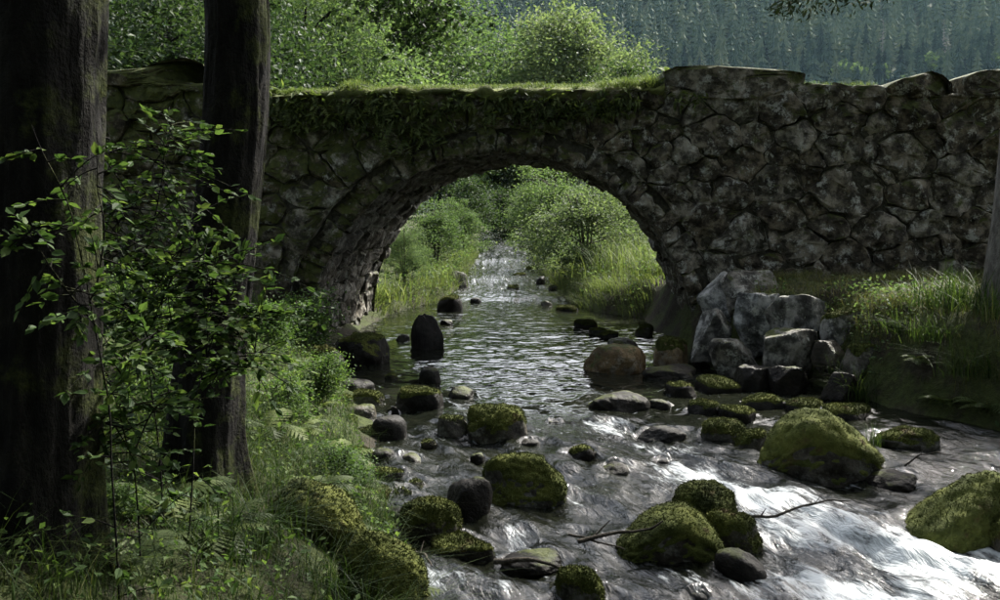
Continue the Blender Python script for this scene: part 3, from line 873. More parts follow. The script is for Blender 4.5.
def stone_solid(poly2, gap, bulge, seed, base=-0.11, facet=1.0):
    """poly2: outline (metres) in the face plane -> vertices (a, b, height) and quads"""
    rng = np.random.default_rng(seed)
    p = densify(poly2, max(.022, np.ptp(poly2, axis=0).max() / 10))
    for _ in range(1):     # round the corners a little
        p = 0.76 * p + 0.12 * np.roll(p, 1, 0) + 0.12 * np.roll(p, -1, 0)
    c = p.mean(0)
    sz = np.sqrt(max(np.ptp(p, axis=0).prod(), 1e-4))
    if base > -.2: p = p + np.stack([fbm(P3(p[:, 0] * 13, p[:, 1] * 13, 3.0), 3, 21), fbm(P3(p[:, 0] * 13, p[:, 1] * 13, 9.0), 3, 22)], 1) * .035
    p = p + fbm(P3(p[:, 0] * 9, p[:, 1] * 9, seed * 1.3), 2, seed % 97)[:, None] * (p - c) * (0.20 if base > -.2 else .04)
    d = p - c
    L = np.linalg.norm(d, axis=1, keepdims=True)
    p = c + d * np.maximum(1 - gap / np.maximum(L, .02), .55)
    d = p - c
    m = len(p)
    prof = [(1.0, base), (1.0, -.010), (.975, bulge * .62), (.90, bulge * .92), (.74, bulge), (.54, bulge), (.34, bulge), (.15, bulge)]
    tilt = rng.normal(size=2) * .10 * facet
    t2 = rng.normal(size=2); t2 /= np.linalg.norm(t2); off = rng.uniform(-.05, .3) * sz
    t3 = rng.normal(size=2); t3 /= np.linalg.norm(t3); off2 = rng.uniform(.0, .35) * sz
    rows = []
    for k, (s, h) in enumerate(prof):
        q = c + d * s
        hh = np.full(m, h)
        if k >= 2:
            hh = hh + (q - c) @ tilt
            hh -= np.maximum((q - c) @ t2 - off, 0) * .45 * facet
            hh -= np.maximum((q - c) @ t3 - off2, 0) * .40 * facet
            hh = np.maximum(hh, -.004) if base > -.2 else hh
            hh += fbm(P3(q[:, 0] * 7, q[:, 1] * 7, seed), 3, 7) * 0.045 + fbm(P3(q[:, 0] * 22, q[:, 1] * 22, seed), 3, 9) * 0.022
        rows.append(np.column_stack([q, hh]))
    V = np.concatenate(rows + [[[c[0], c[1], rows[-1][:, 2].mean()]]])
    i = np.arange(m); i2 = (i + 1) % m
    Fq = np.concatenate([np.stack([k * m + i, k * m + i2, (k + 1) * m + i2, (k + 1) * m + i], 1) for k in range(len(prof) - 1)])
    last = (len(prof) - 1) * m
    # close the middle with quads spanning two rim steps where possible
    cap = np.stack([last + i, last + i2, np.full(m, len(V) - 1), np.full(m, len(V) - 1)], 1)
    return V, Fq, cap[:, :3]
def tri_mesh(name, V, Fq, Ft, mat, smooth=True):
    F = np.concatenate([Fq[:, [0, 1, 2]], Fq[:, [0, 2, 3]], Ft])
    me = mk_mesh(name, V, F, smooth, {'rnd': np.full(len(V), .5)}, [mat])
    me.set_sharp_from_angle(angle=R(28))
    return me
def wall_stone(poly_px, seed, name='stone', bulge=None, gap=.004, mat='wall', deep=None):
    pw = np.array([pz(float(a), float(b)) for a, b in poly_px])
    ar = 0.5 * np.sum(pw[:, 0] * np.roll(pw[:, 1], -1) - pw[:, 1] * np.roll(pw[:, 0], -1))
    if ar < 0: pw = pw[::-1]
    if abs(ar) < .0035: return
    bl_ = bulge if bulge is not None else random.Random(seed).uniform(.0, .04) + .02 * min(1, abs(ar) / .12)
    V, Fq, Ft = stone_solid(pw, gap, bl_, seed)
    c = V[:, :2].mean(0)
    W3 = np.stack([V[:, 0] - c[0], -V[:, 2], V[:, 1] - c[1]], 1)
    part(name, tri_mesh(name, W3, Fq, Ft, M[mat]), (c[0], YB, c[1]))
for i in range(len(seeds)):
    p = cell(i)
    if not p: continue
    p = densify(p, 6)
    p[:, 1] = np.maximum(p[:, 1], top_px(p[:, 0]))
    p[:, 1] = np.minimum(p[:, 1], 385)
    d = p - np.array([CXP, CYP]); L = np.linalg.norm(d, axis=1)
    below = p[:, 1] > CYP
    push = (L < ROUT) & ~below
    p[push] = np.array([CXP, CYP]) + d[push] / L[push][:, None] * ROUT
    pb = below & (np.abs(d[:, 0]) < ROUT)
    p[pb, 0] = CXP + np.sign(d[pb, 0]) * ROUT
    keep = np.concatenate([[True], np.linalg.norm(np.diff(p, axis=0), axis=1) > 1.0])
    p = p[keep]
    if len(p) < 4 or np.ptp(p[:, 0]) < 5 or np.ptp(p[:, 1]) < 4: continue
    wall_stone(p, 300 + i)
# arch ring
ang = [R(-8)]
while ang[-1] < R(188): ang.append(ang[-1] + rs.choice([.05, .07, .085, .11, .15]) * rs.uniform(.85, 1.15))
for k in range(len(ang) - 1):
    a0, a1 = ang[k], ang[k + 1]
    ro = ROUT + rs.uniform(-14, 5)
    pts = []
    for r, a in ((RPX, a0), (RPX, (a0 + a1) / 2), (RPX, a1), (ro, a1), (ro, a0)):
        pts.append((CXP + r * math.cos(a), CYP - r * math.sin(a)))
    wall_stone(pts, 900 + k, 'voussoir', bulge=rs.uniform(.0, .055), gap=.004)
# vault lining: stones in courses along the barrel
vi = 0
a = R(-14)
while a < R(194):
    da = rs.uniform(.08, .18)
    y = YB + .10
    while y < YF - .05:
        ly = min(rs.uniform(.35, .8), YF - y)
        if YF - (y + ly) < .2: ly = YF - y
        Lr = da * RA
        pl = np.array([(0, 0), (Lr, 0), (Lr, ly), (0, ly)]) + rs.normal(size=(4, 2)) * .03
        V, Fq, Ft = stone_solid(pl, .004, rs.uniform(.0, .07), 2000 + vi, base=-.07, facet=.6)
        aa = a + V[:, 0] / RA
        rr = RA + .05 - V[:, 2]
        yy = y + V[:, 1]
        xcn = XA0 + (XA1 - XA0) * (yy - YB) / DEP
        Wv = np.stack([xcn + rr * np.cos(aa), yy, ZA + rr * np.sin(aa)], 1)
        low = aa < 0
        c = Wv.mean(0)
        part('vault_stone', tri_mesh('vault_stone', Wv - c, Fq[:, ::-1], Ft[:, ::-1], M['vault']), c)
        vi += 1
        y += ly
    a += da
# cap stones on the parapet
def cap(poly_px, depth, seed, label=None, name='cap_stone'):
    pw = np.array([pz(a, b) for a, b in poly_px])
    if 0.5 * np.sum(pw[:, 0] * np.roll(pw[:, 1], -1) - pw[:, 1] * np.roll(pw[:, 0], -1)) < 0: pw = pw[::-1]
    V, Fq, Ft = stone_solid(pw, .004, .05, seed, base=-depth)
    # several rings through the thickness so that the top is rough too
    c = V[:, :2].mean(0)
    W3 = np.stack([V[:, 0] - c[0], -V[:, 2], V[:, 1] - c[1]], 1)
    m = part(name, tri_mesh(name, W3, Fq, Ft, M['wall'], True), (c[0], YB, c[1]))
    if label: m['label'] = label
    return m
cap([(662, 70), (672, 66), (700, 65), (760, 68), (808, 72), (807, 84), (762, 101), (720, 101), (690, 98), (665, 86)], .75, 51, 'long dark slab crowning the wall beside the arch')
cap([(886, 86), (900, 79), (932, 70), (944, 74), (954, 83), (955, 96), (920, 99), (888, 98)], .6, 52, 'peaked stone on top of the wall')
cap([(962, 76), (975, 71), (1010, 68), (1055, 70), (1058, 97), (1005, 98), (966, 97)], .6, 53)
cap([(96, 72), (120, 71), (142, 69), (160, 60), (185, 57), (204, 62), (210, 84), (150, 87), (96, 87)], .7, 54, 'mossy humped stone on the wall top behind the trees')
cap([(20, 78), (60, 74), (94, 74), (94, 87), (20, 88)], .7, 55)

# ------------------------------------------------------------------ moss and plants on the bridge
rs = np.random.default_rng(77)
def moss_strip(x0p, x1p, y0, y1, thick, over, seed, name='moss_cover', hump=.0):
    xs = np.linspace(pz(x0p, 90)[0], pz(x1p, 90)[0], int((x1p - x0p) / 1.6))
    ys = np.concatenate([[y0 - over - .02, y0 - over - .045, y0 - over - .04, y0 - over], np.linspace(y0 - over + .04, y1, 14)])
    X, Y = np.meshgrid(xs, ys)
    tz_ = np.interp(X, xs, top_z(xs))
    e = fbm(P3(X * 5, Y * 5), 4, seed) * .5 + .5
    e2 = fbm(P3(X * 22, Y * 22), 2, seed + 3)
    Z = tz_ - .05 + thick * (.05 + 1.5 * e) + .02 * e2
    Z = Z + hump * sstep(0, 1.0, Y - y0)
    k = np.arange(len(ys))[:, None] * np.ones_like(X)
    drop = fbm(P3(X * 3.0, X * 0 + 2), 3, seed + 8) * .5 + .5
    Z = np.where(k == 0, tz_ - .03 - .22 * np.clip(drop - .35, 0, 1), np.where(k == 1, tz_ - .01 - .10 * np.clip(drop - .35, 0, 1), np.where(k == 2, (tz_ + Z) / 2 - .01, Z)))
    Y = Y + .02 * e2
    V = np.stack([X, Y, Z], -1).reshape(-1, 3)
    nx = len(xs); ii, jj = np.meshgrid(np.arange(nx - 1), np.arange(len(ys) - 1))
    aa = jj * nx + ii
    F = np.stack([aa, aa + 1, aa + nx + 1, aa + nx], -1).reshape(-1, 4)
    part(name, mk_mesh(name, V, F, True, {'rnd': np.full(len(V), .6)}, [M['moss_bright']]))
moss_strip(208, 664, YB, YF, .10, .02, 5, hump=.11)
moss_strip(808, 888, YB + .15, YF, .05, 0, 6)
moss_strip(-150, 208, YB + .3, YF, .05, 0, 7)
moss_strip(888, 1200, YB + .75, YF, .03, 0, 8)
moss_strip(664, 808, YB + .85, YF, .03, 0, 9)
g = MB()
N = 15000
x = rs.uniform(pz(212, 90)[0], pz(664, 90)[0], N)
clump = fbm(P3(x * 2.2, x * 0), 3, 33)
y = YB - .05 + rs.exponential(.35, N)
ok = y < YF - .1
x, y, clump = x[ok], y[ok], clump[ok]
z = np.interp(x, xs, tz) + .10 + .04 * rs.random(len(x)) - .10 * (y < YB - .01) * rs.random(len(x)) + .11 * sstep(0, 1.0, y - YB)
blades(g, P3(x, y, z), .035 + .30 * np.clip(clump - .05, 0, 1), rs, .008, .9, 2)
x2 = rs.uniform(pz(808, 90)[0], pz(888, 90)[0], 700)
blades(g, P3(x2, YB + .25 + rs.exponential(.4, 700), np.interp(x2, xs, tz) + .09), .06, rs, .006, .7, 2)
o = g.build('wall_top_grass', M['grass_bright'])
tag(o, 'short sunlit grass tufts growing along the mossy bridge top', 'grass', kind='stuff')

# ------------------------------------------------------------------ plants: builders
def gz(x, y): return float(gh(np.array([x]), np.array([y]))[0])
def frond(mb, base, d, length, rng, pairs=13, droop=.6, w=.22, rv=None):
    """one fern frond: a rib with paired leaflets"""
    d = np.asarray(d, float); d = d / np.linalg.norm(d)
    f = np.linspace(0, 1, pairs)
    side = nrm(np.cross(d, [0, 0, 1]) + 1e-6)
    c = np.asarray(base) + d * (f * length)[:, None] - np.array([0, 0, 1]) * (droop * length * f ** 2)[:, None]
    t = nrm(np.gradient(c, axis=0))
    wl = w * length * np.sin(np.pi * np.clip(f * .86 + .14, 0, 1)) ** .8 + .004
    rv = rng.random() if rv is None else rv
    for sg in (-1, 1):
        tip = c + side * (sg * wl)[:, None] + t * (wl * .45)[:, None] - np.array([0, 0, 1]) * (wl * .25)[:, None]
        hw = t * (length / pairs * .42)
        V = np.stack([c - hw, tip - hw * .15, tip + hw * .15, c + hw], 1)
        mb.add(V.reshape(-1, 3), np.arange(pairs * 4).reshape(-1, 4), rv)
    mb.tube(c, np.linspace(.003, .0008, pairs), 4, rv)
def fern(loc, size, nf, seed, label, group, face=None, droop=.6, up=.9, cat='fern', mat='fern'):
    rng = np.random.default_rng(seed)
    mb = MB()
    for k in range(nf):
        if face is None:
            a = k * 2 * math.pi / nf + rng.normal() * .3
            d = np.array([math.cos(a), math.sin(a), up * rng.uniform(.7, 1.3)])
        else:
            d = np.array([rng.normal() * .8, 0, 0]) + np.array(face) + np.array([0, rng.uniform(-.5, 0), rng.normal() * .3])
        frond(mb, (0, 0, 0), d, size * rng.uniform(.65, 1.15), rng, 13, droop * rng.uniform(.7, 1.3))
    o = mb.build('fern', M[mat], None, False, loc)
    return tag(o, label, cat, group)
def crown_pts(rng, n, h0, h1, rad, shape='round', lobes=6):
    """cluster centres in an uneven crown"""
    lob = nrm(rng.normal(size=(lobes, 3))); amp = rng.uniform(-.45, .6, lobes)
    out = []
    while len(out) < n:
        d = nrm(rng.normal(size=3))
        r = rng.random() ** .38
        k = 1 + (amp * np.maximum(lob @ d, 0) ** 3).sum() * 1.3
        t = d[2] * r * k
        if shape == 'cone':
            rr = rad * (1 - .55 * (t * .5 + .5))
        else:
            rr = rad * (1 - .18 * t)
        out.append([d[0] * r * k * rr, d[1] * r * k * rr, (h0 + h1) / 2 + t * (h1 - h0) / 2])
    return np.array(out)
def plant(seed, h, rad, z0, nclu, nleaf, lsize, bark, leafm, stems=1, trunk_r=.09, sig=.28, shape='round', aspect=.55, up=.5, limbs=40):
    """meshes of a tree or bush: woody part and foliage"""
    rng = np.random.default_rng(seed)
    C = crown_pts(rng, nclu, z0, h, rad, shape)
    wood, fol = MB(), MB()
    tops = []
    for s in range(stems):
        a = rng.uniform(0, 6.28); sp = 0 if stems == 1 else rad * .55 * rng.uniform(.3, 1)
        f = np.linspace(0, 1, 9)
        end = np.array([math.cos(a) * sp, math.sin(a) * sp, (z0 + (h - z0) * .85)])
        p = f[:, None] * end + np.stack([np.sin(f * 5 + a), np.cos(f * 4 + a), f * 0], 1) * .05 * rad * f[:, None]
        p[0, 2] = -.25
        wood.tube(p, trunk_r * (1 - .85 * f) / math.sqrt(stems) + .008, 7 if stems == 1 else 5)
        tops.append(p)
    allp = np.concatenate(tops)
    for c in C[:limbs]:
        cand = allp[allp[:, 2] < c[2] - .05 * h]
        if not len(cand): cand = allp[:3]
        b = cand[np.argmin(np.linalg.norm(cand - c, axis=1) + .4 * np.abs(cand[:, 2] - (c[2] - .35 * np.hypot(c[0], c[1]))))]
        f = np.linspace(0, 1, 5)[:, None]
        p = b + (c - b) * f + np.array([0, 0, 1]) * (np.sin(f * math.pi) * .06 * np.linalg.norm(c - b))
        wood.tube(p, np.linspace(trunk_r * .32, .006, 5), 4)
    ns = nclu // 6          # shoots that stick out of the outline
    C[:ns] = C[:ns] * np.array([1.16, 1.16, 1.0]) + np.array([0, 0, 1]) * rng.uniform(0, .12, ns)[:, None] * h
    per = rng.poisson(nleaf * rng.uniform(.35, 1.7, nclu))
    cid = np.repeat(np.arange(nclu), per)
    sg = sig * rad * rng.uniform(.4, 1.25, nclu)
    off = rng.normal(size=(len(cid), 3)) * np.array([1, 1, .6])
    P = C[cid] + off * sg[cid][:, None] * .6
    ok = P[:, 2] > .05
    rv = np.clip(rng.random(len(cid)) * .7 + rng.random(nclu)[cid] * .3, 0, 1)
    leaf_quads(fol, P[ok], lsize, rng, up, aspect, .1, None, 0, rv[ok])
    return wood.mesh('wood', M[bark]), fol.mesh('foliage', M[leafm], False)
def place(name, parts, loc, rz, sc, label, cat, group=None, names=('trunk', 'crown')):
    e = empty(name, loc)
    e.rotation_euler = (0, 0, rz)
    e.scale = sc if hasattr(sc, '__len__') else (sc, sc, sc)
    for nme, me in zip(names, parts): link(nme, me, e)
    return tag(e, label, cat, group)

# ------------------------------------------------------------------ trees and bushes beyond the bridge
T1 = plant(1, 9.0, 2.9, 1.0, 190, 120, .155, 'twig', 'leaf_light', 1, .14, .30, 'cone')
T2 = plant(2, 9.0, 2.6, 1.2, 160, 115, .165, 'twig', 'leaf_mid', 1, .13, .34)
T3 = plant(3, 9.0, 2.6, 1.6, 150, 110, .17, 'bark', 'leaf_mid', 1, .12, .36)
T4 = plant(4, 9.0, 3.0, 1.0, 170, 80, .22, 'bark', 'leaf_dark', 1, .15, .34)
def put_tree(parts, px, y, ptop, wide, label, seed, cat='tree', name='broadleaf_tree', base_h=9.0, group=None, names=('trunk', 'crown')):
    x = aty(px, 200, y)[0]
    z = gz(x, y)
    h = aty(px, ptop, y)[2] - z
    s = h / base_h
    place(name, parts, (x, y, z), seed * 1.7, (s * wide, s * wide, s), label, cat, group, names)
put_tree(T1, 560, 78, -6, 1.2, 'rounded pale green tree standing alone right behind the middle of the bridge', 1)
put_tree(T1, 614, 86, 34, .95, 'low pale green tree against the right side of the rounded one', 2)
put_tree(T2, 505, 90, 38, 1.2, 'low leafy tree filling the gap left of the rounded pale tree', 3)
put_tree(T2, 452, 76, 8, 1.1, 'mid green tree behind the ivy-hung part of the bridge', 4)
put_tree(T3, 405, 66, -40, 1.0, 'tall leafy tree with thin dark trunk behind the bridge, beside the mid green one', 5)
put_tree(T2, 352, 60, -30, .95, 'leafy tree behind the bridge, third from the mossy tree trunk', 6)
put_tree(T3, 312, 54, -60, 1.0, 'slim leafy tree behind the bridge, second from the mossy tree trunk', 7)
put_tree(T2, 282, 70, -20, 1.1, 'leafy tree seen past the right edge of the mossy tree trunk', 8)
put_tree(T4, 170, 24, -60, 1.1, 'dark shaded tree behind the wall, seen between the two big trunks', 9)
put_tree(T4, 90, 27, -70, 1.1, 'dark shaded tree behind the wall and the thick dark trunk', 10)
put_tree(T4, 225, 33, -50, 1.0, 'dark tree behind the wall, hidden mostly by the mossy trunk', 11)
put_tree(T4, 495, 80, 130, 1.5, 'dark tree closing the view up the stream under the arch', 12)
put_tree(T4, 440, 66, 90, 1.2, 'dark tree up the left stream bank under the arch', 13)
put_tree(T2, 560, 100, 60, 1.5, 'far green tree up the right stream bank under the arch', 14)
put_tree(T2, 390, 95, 20, 1.5, 'far green tree behind the leafy row on the left bank', 15)
put_tree(T4, 640, 72, 84, 1.3, 'dark tree far up the right bank, hidden by the bridge', 16)

for i, (x, y, h) in enumerate([(-5.5, -3.5, 11), (-1.5, -6.5, 12), (3.5, -5.5, 12), (8.0, -3.0, 12), (-8.5, 2.0, 11), (11.5, 2.5, 12)]):  # unseen trees added around the camera to block sky light on front faces
    place('broadleaf_tree', T4, (x, y, gz(x, y)), i * 1.3, h / 9.0, ['dark tree on the bank behind the left foreground grass', 'dark tree downstream in the middle of the valley', 'dark tree downstream of the rapids', 'dark tree on the right bank downstream', 'dark tree on the left bank beside the thick trunk', 'dark tree on the right bank below the spruce'][i], 'tree', 'trees downstream')
S1 = plant(21, 3.0, 1.15, .2, 120, 120, .085, 'twig', 'leaf_mid', 6, .05, .34)
S2 = plant(22, 3.0, 1.0, .15, 120, 130, .085, 'twig', 'leaf_willow', 8, .045, .34, 'round', .28)
S3 = plant(23, 3.0, 1.25, .2, 130, 120, .09, 'twig', 'leaf_light', 6, .05, .36)
S4 = plant(24, 3.0, 1.3, .15, 110, 70, .13, 'bark', 'leaf_dark', 5, .05, .38)
def put_bush(parts, px, y, ptop, wide, label, seed):
    put_tree(parts, px, y, ptop, wide, label, seed, 'bush', 'bush', 3.0, None, ('branches', 'foliage'))
put_bush(S2, 404, 18.3, 218, 1.0, 'grey-green willow bush on the left bank just beyond the arch', 1)
put_bush(S1, 436, 21.5, 200, 1.0, 'bright leafy bush behind the willow bush on the left bank', 2)
put_bush(S1, 462, 27.5, 200, 1.0, 'leafy bush up the left bank where the riffle begins', 3)
put_bush(S2, 380, 21, 195, 1.1, 'willow bush half hidden by the left side of the arch', 4)
put_bush(S3, 588, 20.5, 180, 1.3, 'large bright bush leaning over the pool on the right bank', 5)
put_bush(S1, 552, 25.5, 166, 1.2, 'tall green bush behind the large bright one on the right bank', 6)
put_bush(S3, 634, 23.5, 190, 1.0, 'bright bush behind the tall grass on the right bank', 7)
put_bush(S2, 536, 30, 175, 1.0, 'grey-green bush up the right bank at the narrow riffle', 8)
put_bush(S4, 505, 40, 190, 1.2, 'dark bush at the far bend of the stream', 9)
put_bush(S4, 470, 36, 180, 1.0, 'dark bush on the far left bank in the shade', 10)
put_bush(S2, 668, 19, 235, .9, 'low willow bush beside the right side of the arch opening', 11)
put_bush(S3, 348, 17.5, 250, .9, 'leafy bush beyond the left abutment of the bridge', 12)

S5 = plant(25, 1.0, .45, .03, 90, 46, .055, 'twig', 'leaf_shrub', 6, .02, .34)
for (px, y, ptop, wd, lb) in [(150, 6.3, 262, .75, 'dark shrub filling the shade between the two big trunks'), (175, 5.4, 350, 1.1, 'low shrub behind the saplings, left of the mossy trunk'), (282, 6.6, 372, 1.1, 'bushy shrub on the left slope, stream side of the mossy trunk'), (318, 7.6, 352, 1.1, 'bushy shrub on the left slope under the bridge abutment'), (262, 8.6, 300, 1.1, 'shrub at the foot of the bridge wall behind the mossy trunk'), (335, 5.9, 440, 1.3, 'low spreading shrub above the left shore stones'), (245, 4.9, 470, 1.3, 'low shrub in the sedge beside the mossy trunk foot'), (110, 3.9, 480, 1.2, 'low shrub against the foot of the thick trunk'), (190, 3.9, 520, 1.4, 'low shrub in front of the mossy trunk foot'), (300, 10.2, 290, 1.2, 'shrub against the left side of the arch foot')]:
    put_tree(S5, px, y, ptop, wd, lb, px, 'bush', 'bush', 1.0, None, ('branches', 'foliage'))
# ------------------------------------------------------------------ hillside wood
def conifer(seed, h=25.0, r=3.4, layers=9, k=9):
    rng = np.random.default_rng(seed)
    mb = MB()
    for i in range(layers):
        f = i / (layers - 1)
        z1 = h * (.10 + .84 * f)
        ro = r * (1 - f) ** .8 * rng.uniform(.85, 1.15) + .25
        th = np.arange(k * 2) * math.pi / k + rng.uniform(0, 3)
        jag = np.where(np.arange(k * 2) % 2 == 0, 1.0, .55) * rng.uniform(.75, 1.2, k * 2)
        inn = np.stack([.12 * ro * np.cos(th), .12 * ro * np.sin(th), np.full(2 * k, z1 + h * .10)], 1)
        outr = np.stack([ro * jag * np.cos(th), ro * jag * np.sin(th), z1 - ro * .35 * jag], 1)
        j = np.arange(2 * k); j2 = (j + 1) % (2 * k)
        mb.add(np.concatenate([outr, inn]), np.stack([j, j2, j2 + 2 * k, j + 2 * k], 1), rng.uniform(.2, .9))
    tw = MB()
    mb.tube(np.array([[0, 0, -3], [0, 0, h * .5], [0, 0, h * 1.02]]), [.35, .2, .03], 5, .1, 1)
    return mb
CON = [conifer(s, 25, rr) for s, rr in ((1, 5.0), (2, 6.0), (3, 4.4), (4, 5.4))]
FARC = [conifer(s + 10, 25, rr, 7, 6) for s, rr in ((1, 5.0), (2, 6.0), (3, 4.4), (4, 5.4))]
CONM = [c.mesh('spruce', [M['conifer'], M['twig']], False) for c in CON]
rs = np.random.default_rng(5)
pos = []
for yy in np.arange(560, 905, 9.5):
    for xx in np.arange(-0.14 * yy - 20, 0.58 * yy + 20, 9.5):
        pos.append((xx + rs.uniform(-3.5, 3.5), yy + rs.uniform(-3.5, 3.5)))
pos = np.array(pos)
pz_ = hillz(pos[:, 0], pos[:, 1])
dens = fbm(P3(pos[:, 0] * .012, pos[:, 1] * .012), 3, 300)
keep = rs.random(len(pos)) < np.clip(.93 + .5 * dens, .45, 1)
pos, pz_ = pos[keep], pz_[keep]
hs = rs.uniform(.5, 1.3, len(pos))
c_, s_ = math.cos(PITCH), math.sin(PITCH)
def project(x, y, z):
    dz = z - CAMZ
    f = y * c_ - dz * s_; v = y * s_ + dz * c_
    return 500 + FPX * x / f, 300 - FPX * v / f
ptx, pty = project(pos[:, 0], pos[:, 1], pz_ + 25 * hs)
pbx, pby = project(pos[:, 0], pos[:, 1], pz_)
vis = (ptx > 445) & (ptx < 1000) & (pty < 84) & (pby > 4)
order = np.argsort(np.where(vis, pos[:, 1], 1e9))[:290]
single = set(order.tolist())
# pale broadleaf trees and bare dead ones among the spruces
BR = plant(41, 14, 5.0, 1.0, 60, 26, 1.3, 'twig', 'leaf_mid', 1, .3, .34)
DEADm = MB()
rd_ = np.random.default_rng(8)
DEADm.tube(np.array([[0, 0, -2], [0, 0, 12], [0.2, 0, 24]]), [.35, .22, .04], 5, .5)
for k in range(46):
    z = rd_.uniform(6, 23); a = rd_.uniform(0, 6.28); L = (25 - z) * .2 + .6
    DEADm.tube(np.array([[0, 0, z], [math.cos(a) * L * .6, math.sin(a) * L * .6, z + .2 * L], [math.cos(a) * L, math.sin(a) * L, z + .1 * L]]), [.14, .1, .04], 3, rd_.random())
DEAD = DEADm.mesh('dead_spruce', [M['dead']])
far = MB()
bro = {}
for target, kind in [((855, 72), 'b'), ((880, 66), 'b'), ((905, 70), 'b'), ((842, 64), 'b'), ((822, 78), 'b'), ((775, 78), 'b'), ((640, 78), 'b'), ((930, 60), 'b'), ((505, 30), 'd'), ((488, 32), 'd'), ((938, 40), 'd'), ((950, 50), 'd'), ((880, 40), 'd'), ((515, 36), 'd'), ((1000, 60), 'b')]:
    cand = [k for k in single if k not in bro]
    k = min(cand, key=lambda q: (pbx[q] - target[0]) ** 2 + (((pty[q] + pby[q]) / 2) - target[1]) ** 2 * 2)
    bro[k] = kind
for k in range(len(pos)):
    loc = (pos[k, 0], pos[k, 1], pz_[k])
    if k in bro:
        if bro[k] == 'b':
            place('broadleaf_tree', BR, loc, k, rs.uniform(.8, 1.2), 'small pale green tree among the dark spruces on the far hillside', 'tree', 'pale trees on the hillside')
        else:
            o = link('dead_spruce', DEAD, None, loc)
            o.scale = (1.1, 1.1, hs[k] * 1.1)
            tag(o, 'bare grey dead spruce standing in the hillside forest', 'tree', 'dead spruces on the hillside')
    elif k in single:
        o = link('spruce_tree', CONM[k % 4], None, loc)
        o.rotation_euler = (0, 0, k * 2.1)
        o.scale = (hs[k] ** .5 * rs.uniform(.85, 1.25),) * 2 + (hs[k],)
        tag(o, 'dark bluish spruce in the forest on the far hillside', 'tree', 'spruces on the far hillside')
    else:
        c = FARC[k % 4]
        V = np.concatenate(c.V[:-1]); F = np.concatenate(c.F[:-1])
        a = k * 2.1
        Rm = np.array([[math.cos(a), math.sin(a), 0], [-math.sin(a), math.cos(a), 0], [0, 0, 1]])
        far.add((V @ Rm) * np.array([hs[k] ** .5, hs[k] ** .5, hs[k]]) + np.array(loc), F, np.clip(np.concatenate(c.A[:-1]) * .5 + .5 * rs.random(), 0, 1))
o = far.build('far_forest', M['conifer'], None, False)
tag(o, 'mass of blue-green conifers covering the far hillside', 'forest', kind='stuff')

# ------------------------------------------------------------------ near trees
def trunk_mesh(path, rad, seed, mat, flare=.7, flare_h=.7, ridge=.07, na=72, nr=220):
    """path: points with z rising; rough bark relief and root flare"""
    path = np.asarray(path, float)
    zz = np.linspace(0, 1, nr)
    seg = np.concatenate([[0], np.cumsum(np.linalg.norm(np.diff(path, axis=0), axis=1))]); seg /= seg[-1]
    C = np.stack([np.interp(zz, seg, path[:, k]) for k in range(3)], 1)
    for _ in range(6): C[1:-1] = (C[:-2] + 2 * C[1:-1] + C[2:]) / 4
    rr = np.interp(zz, seg, rad)
    th = np.arange(na) * 2 * math.pi / na
    TH, H = np.meshgrid(th, C[:, 2] - C[0, 2])
    lob = 1 + flare * np.exp(-H / (flare_h * .45)) * (.55 + .45 * np.sin(TH * 4 + seed) + .2 * np.sin(TH * 7 + 2 * seed))
    q = P3(np.cos(TH) * 4, np.sin(TH) * 4, H * 1.4)
    rn = fbm(q * np.array([1.6, 1.6, .8]), 4, seed)
    rg = 1 - 2 * np.abs(fbm(P3(np.cos(TH) * 7, np.sin(TH) * 7, H * 2.6), 3, seed + 5))
    r = rr[:, None] * lob * (1 + ridge * rg + .09 * fbm(q * .35, 3, seed + 9) + .05 * rn)
    V = np.stack([C[:, 0:1] + r * np.cos(TH), C[:, 1:2] + r * np.sin(TH), np.broadcast_to(C[:, 2:3], r.shape)], -1).reshape(-1, 3)
    i = np.arange(nr - 1)[:, None] * na; j = np.arange(na)[None]; j2 = (j + 1) % na
    F = np.stack([i + j, i + j2, i + na + j2, i + na + j], -1).reshape(-1, 4)
    return mk_mesh('trunk', V, F, True, {'rnd': np.full(len(V), .5)}, [mat])
def pts_at(pxs, y): return [aty(a, b, y) for a, b in pxs]
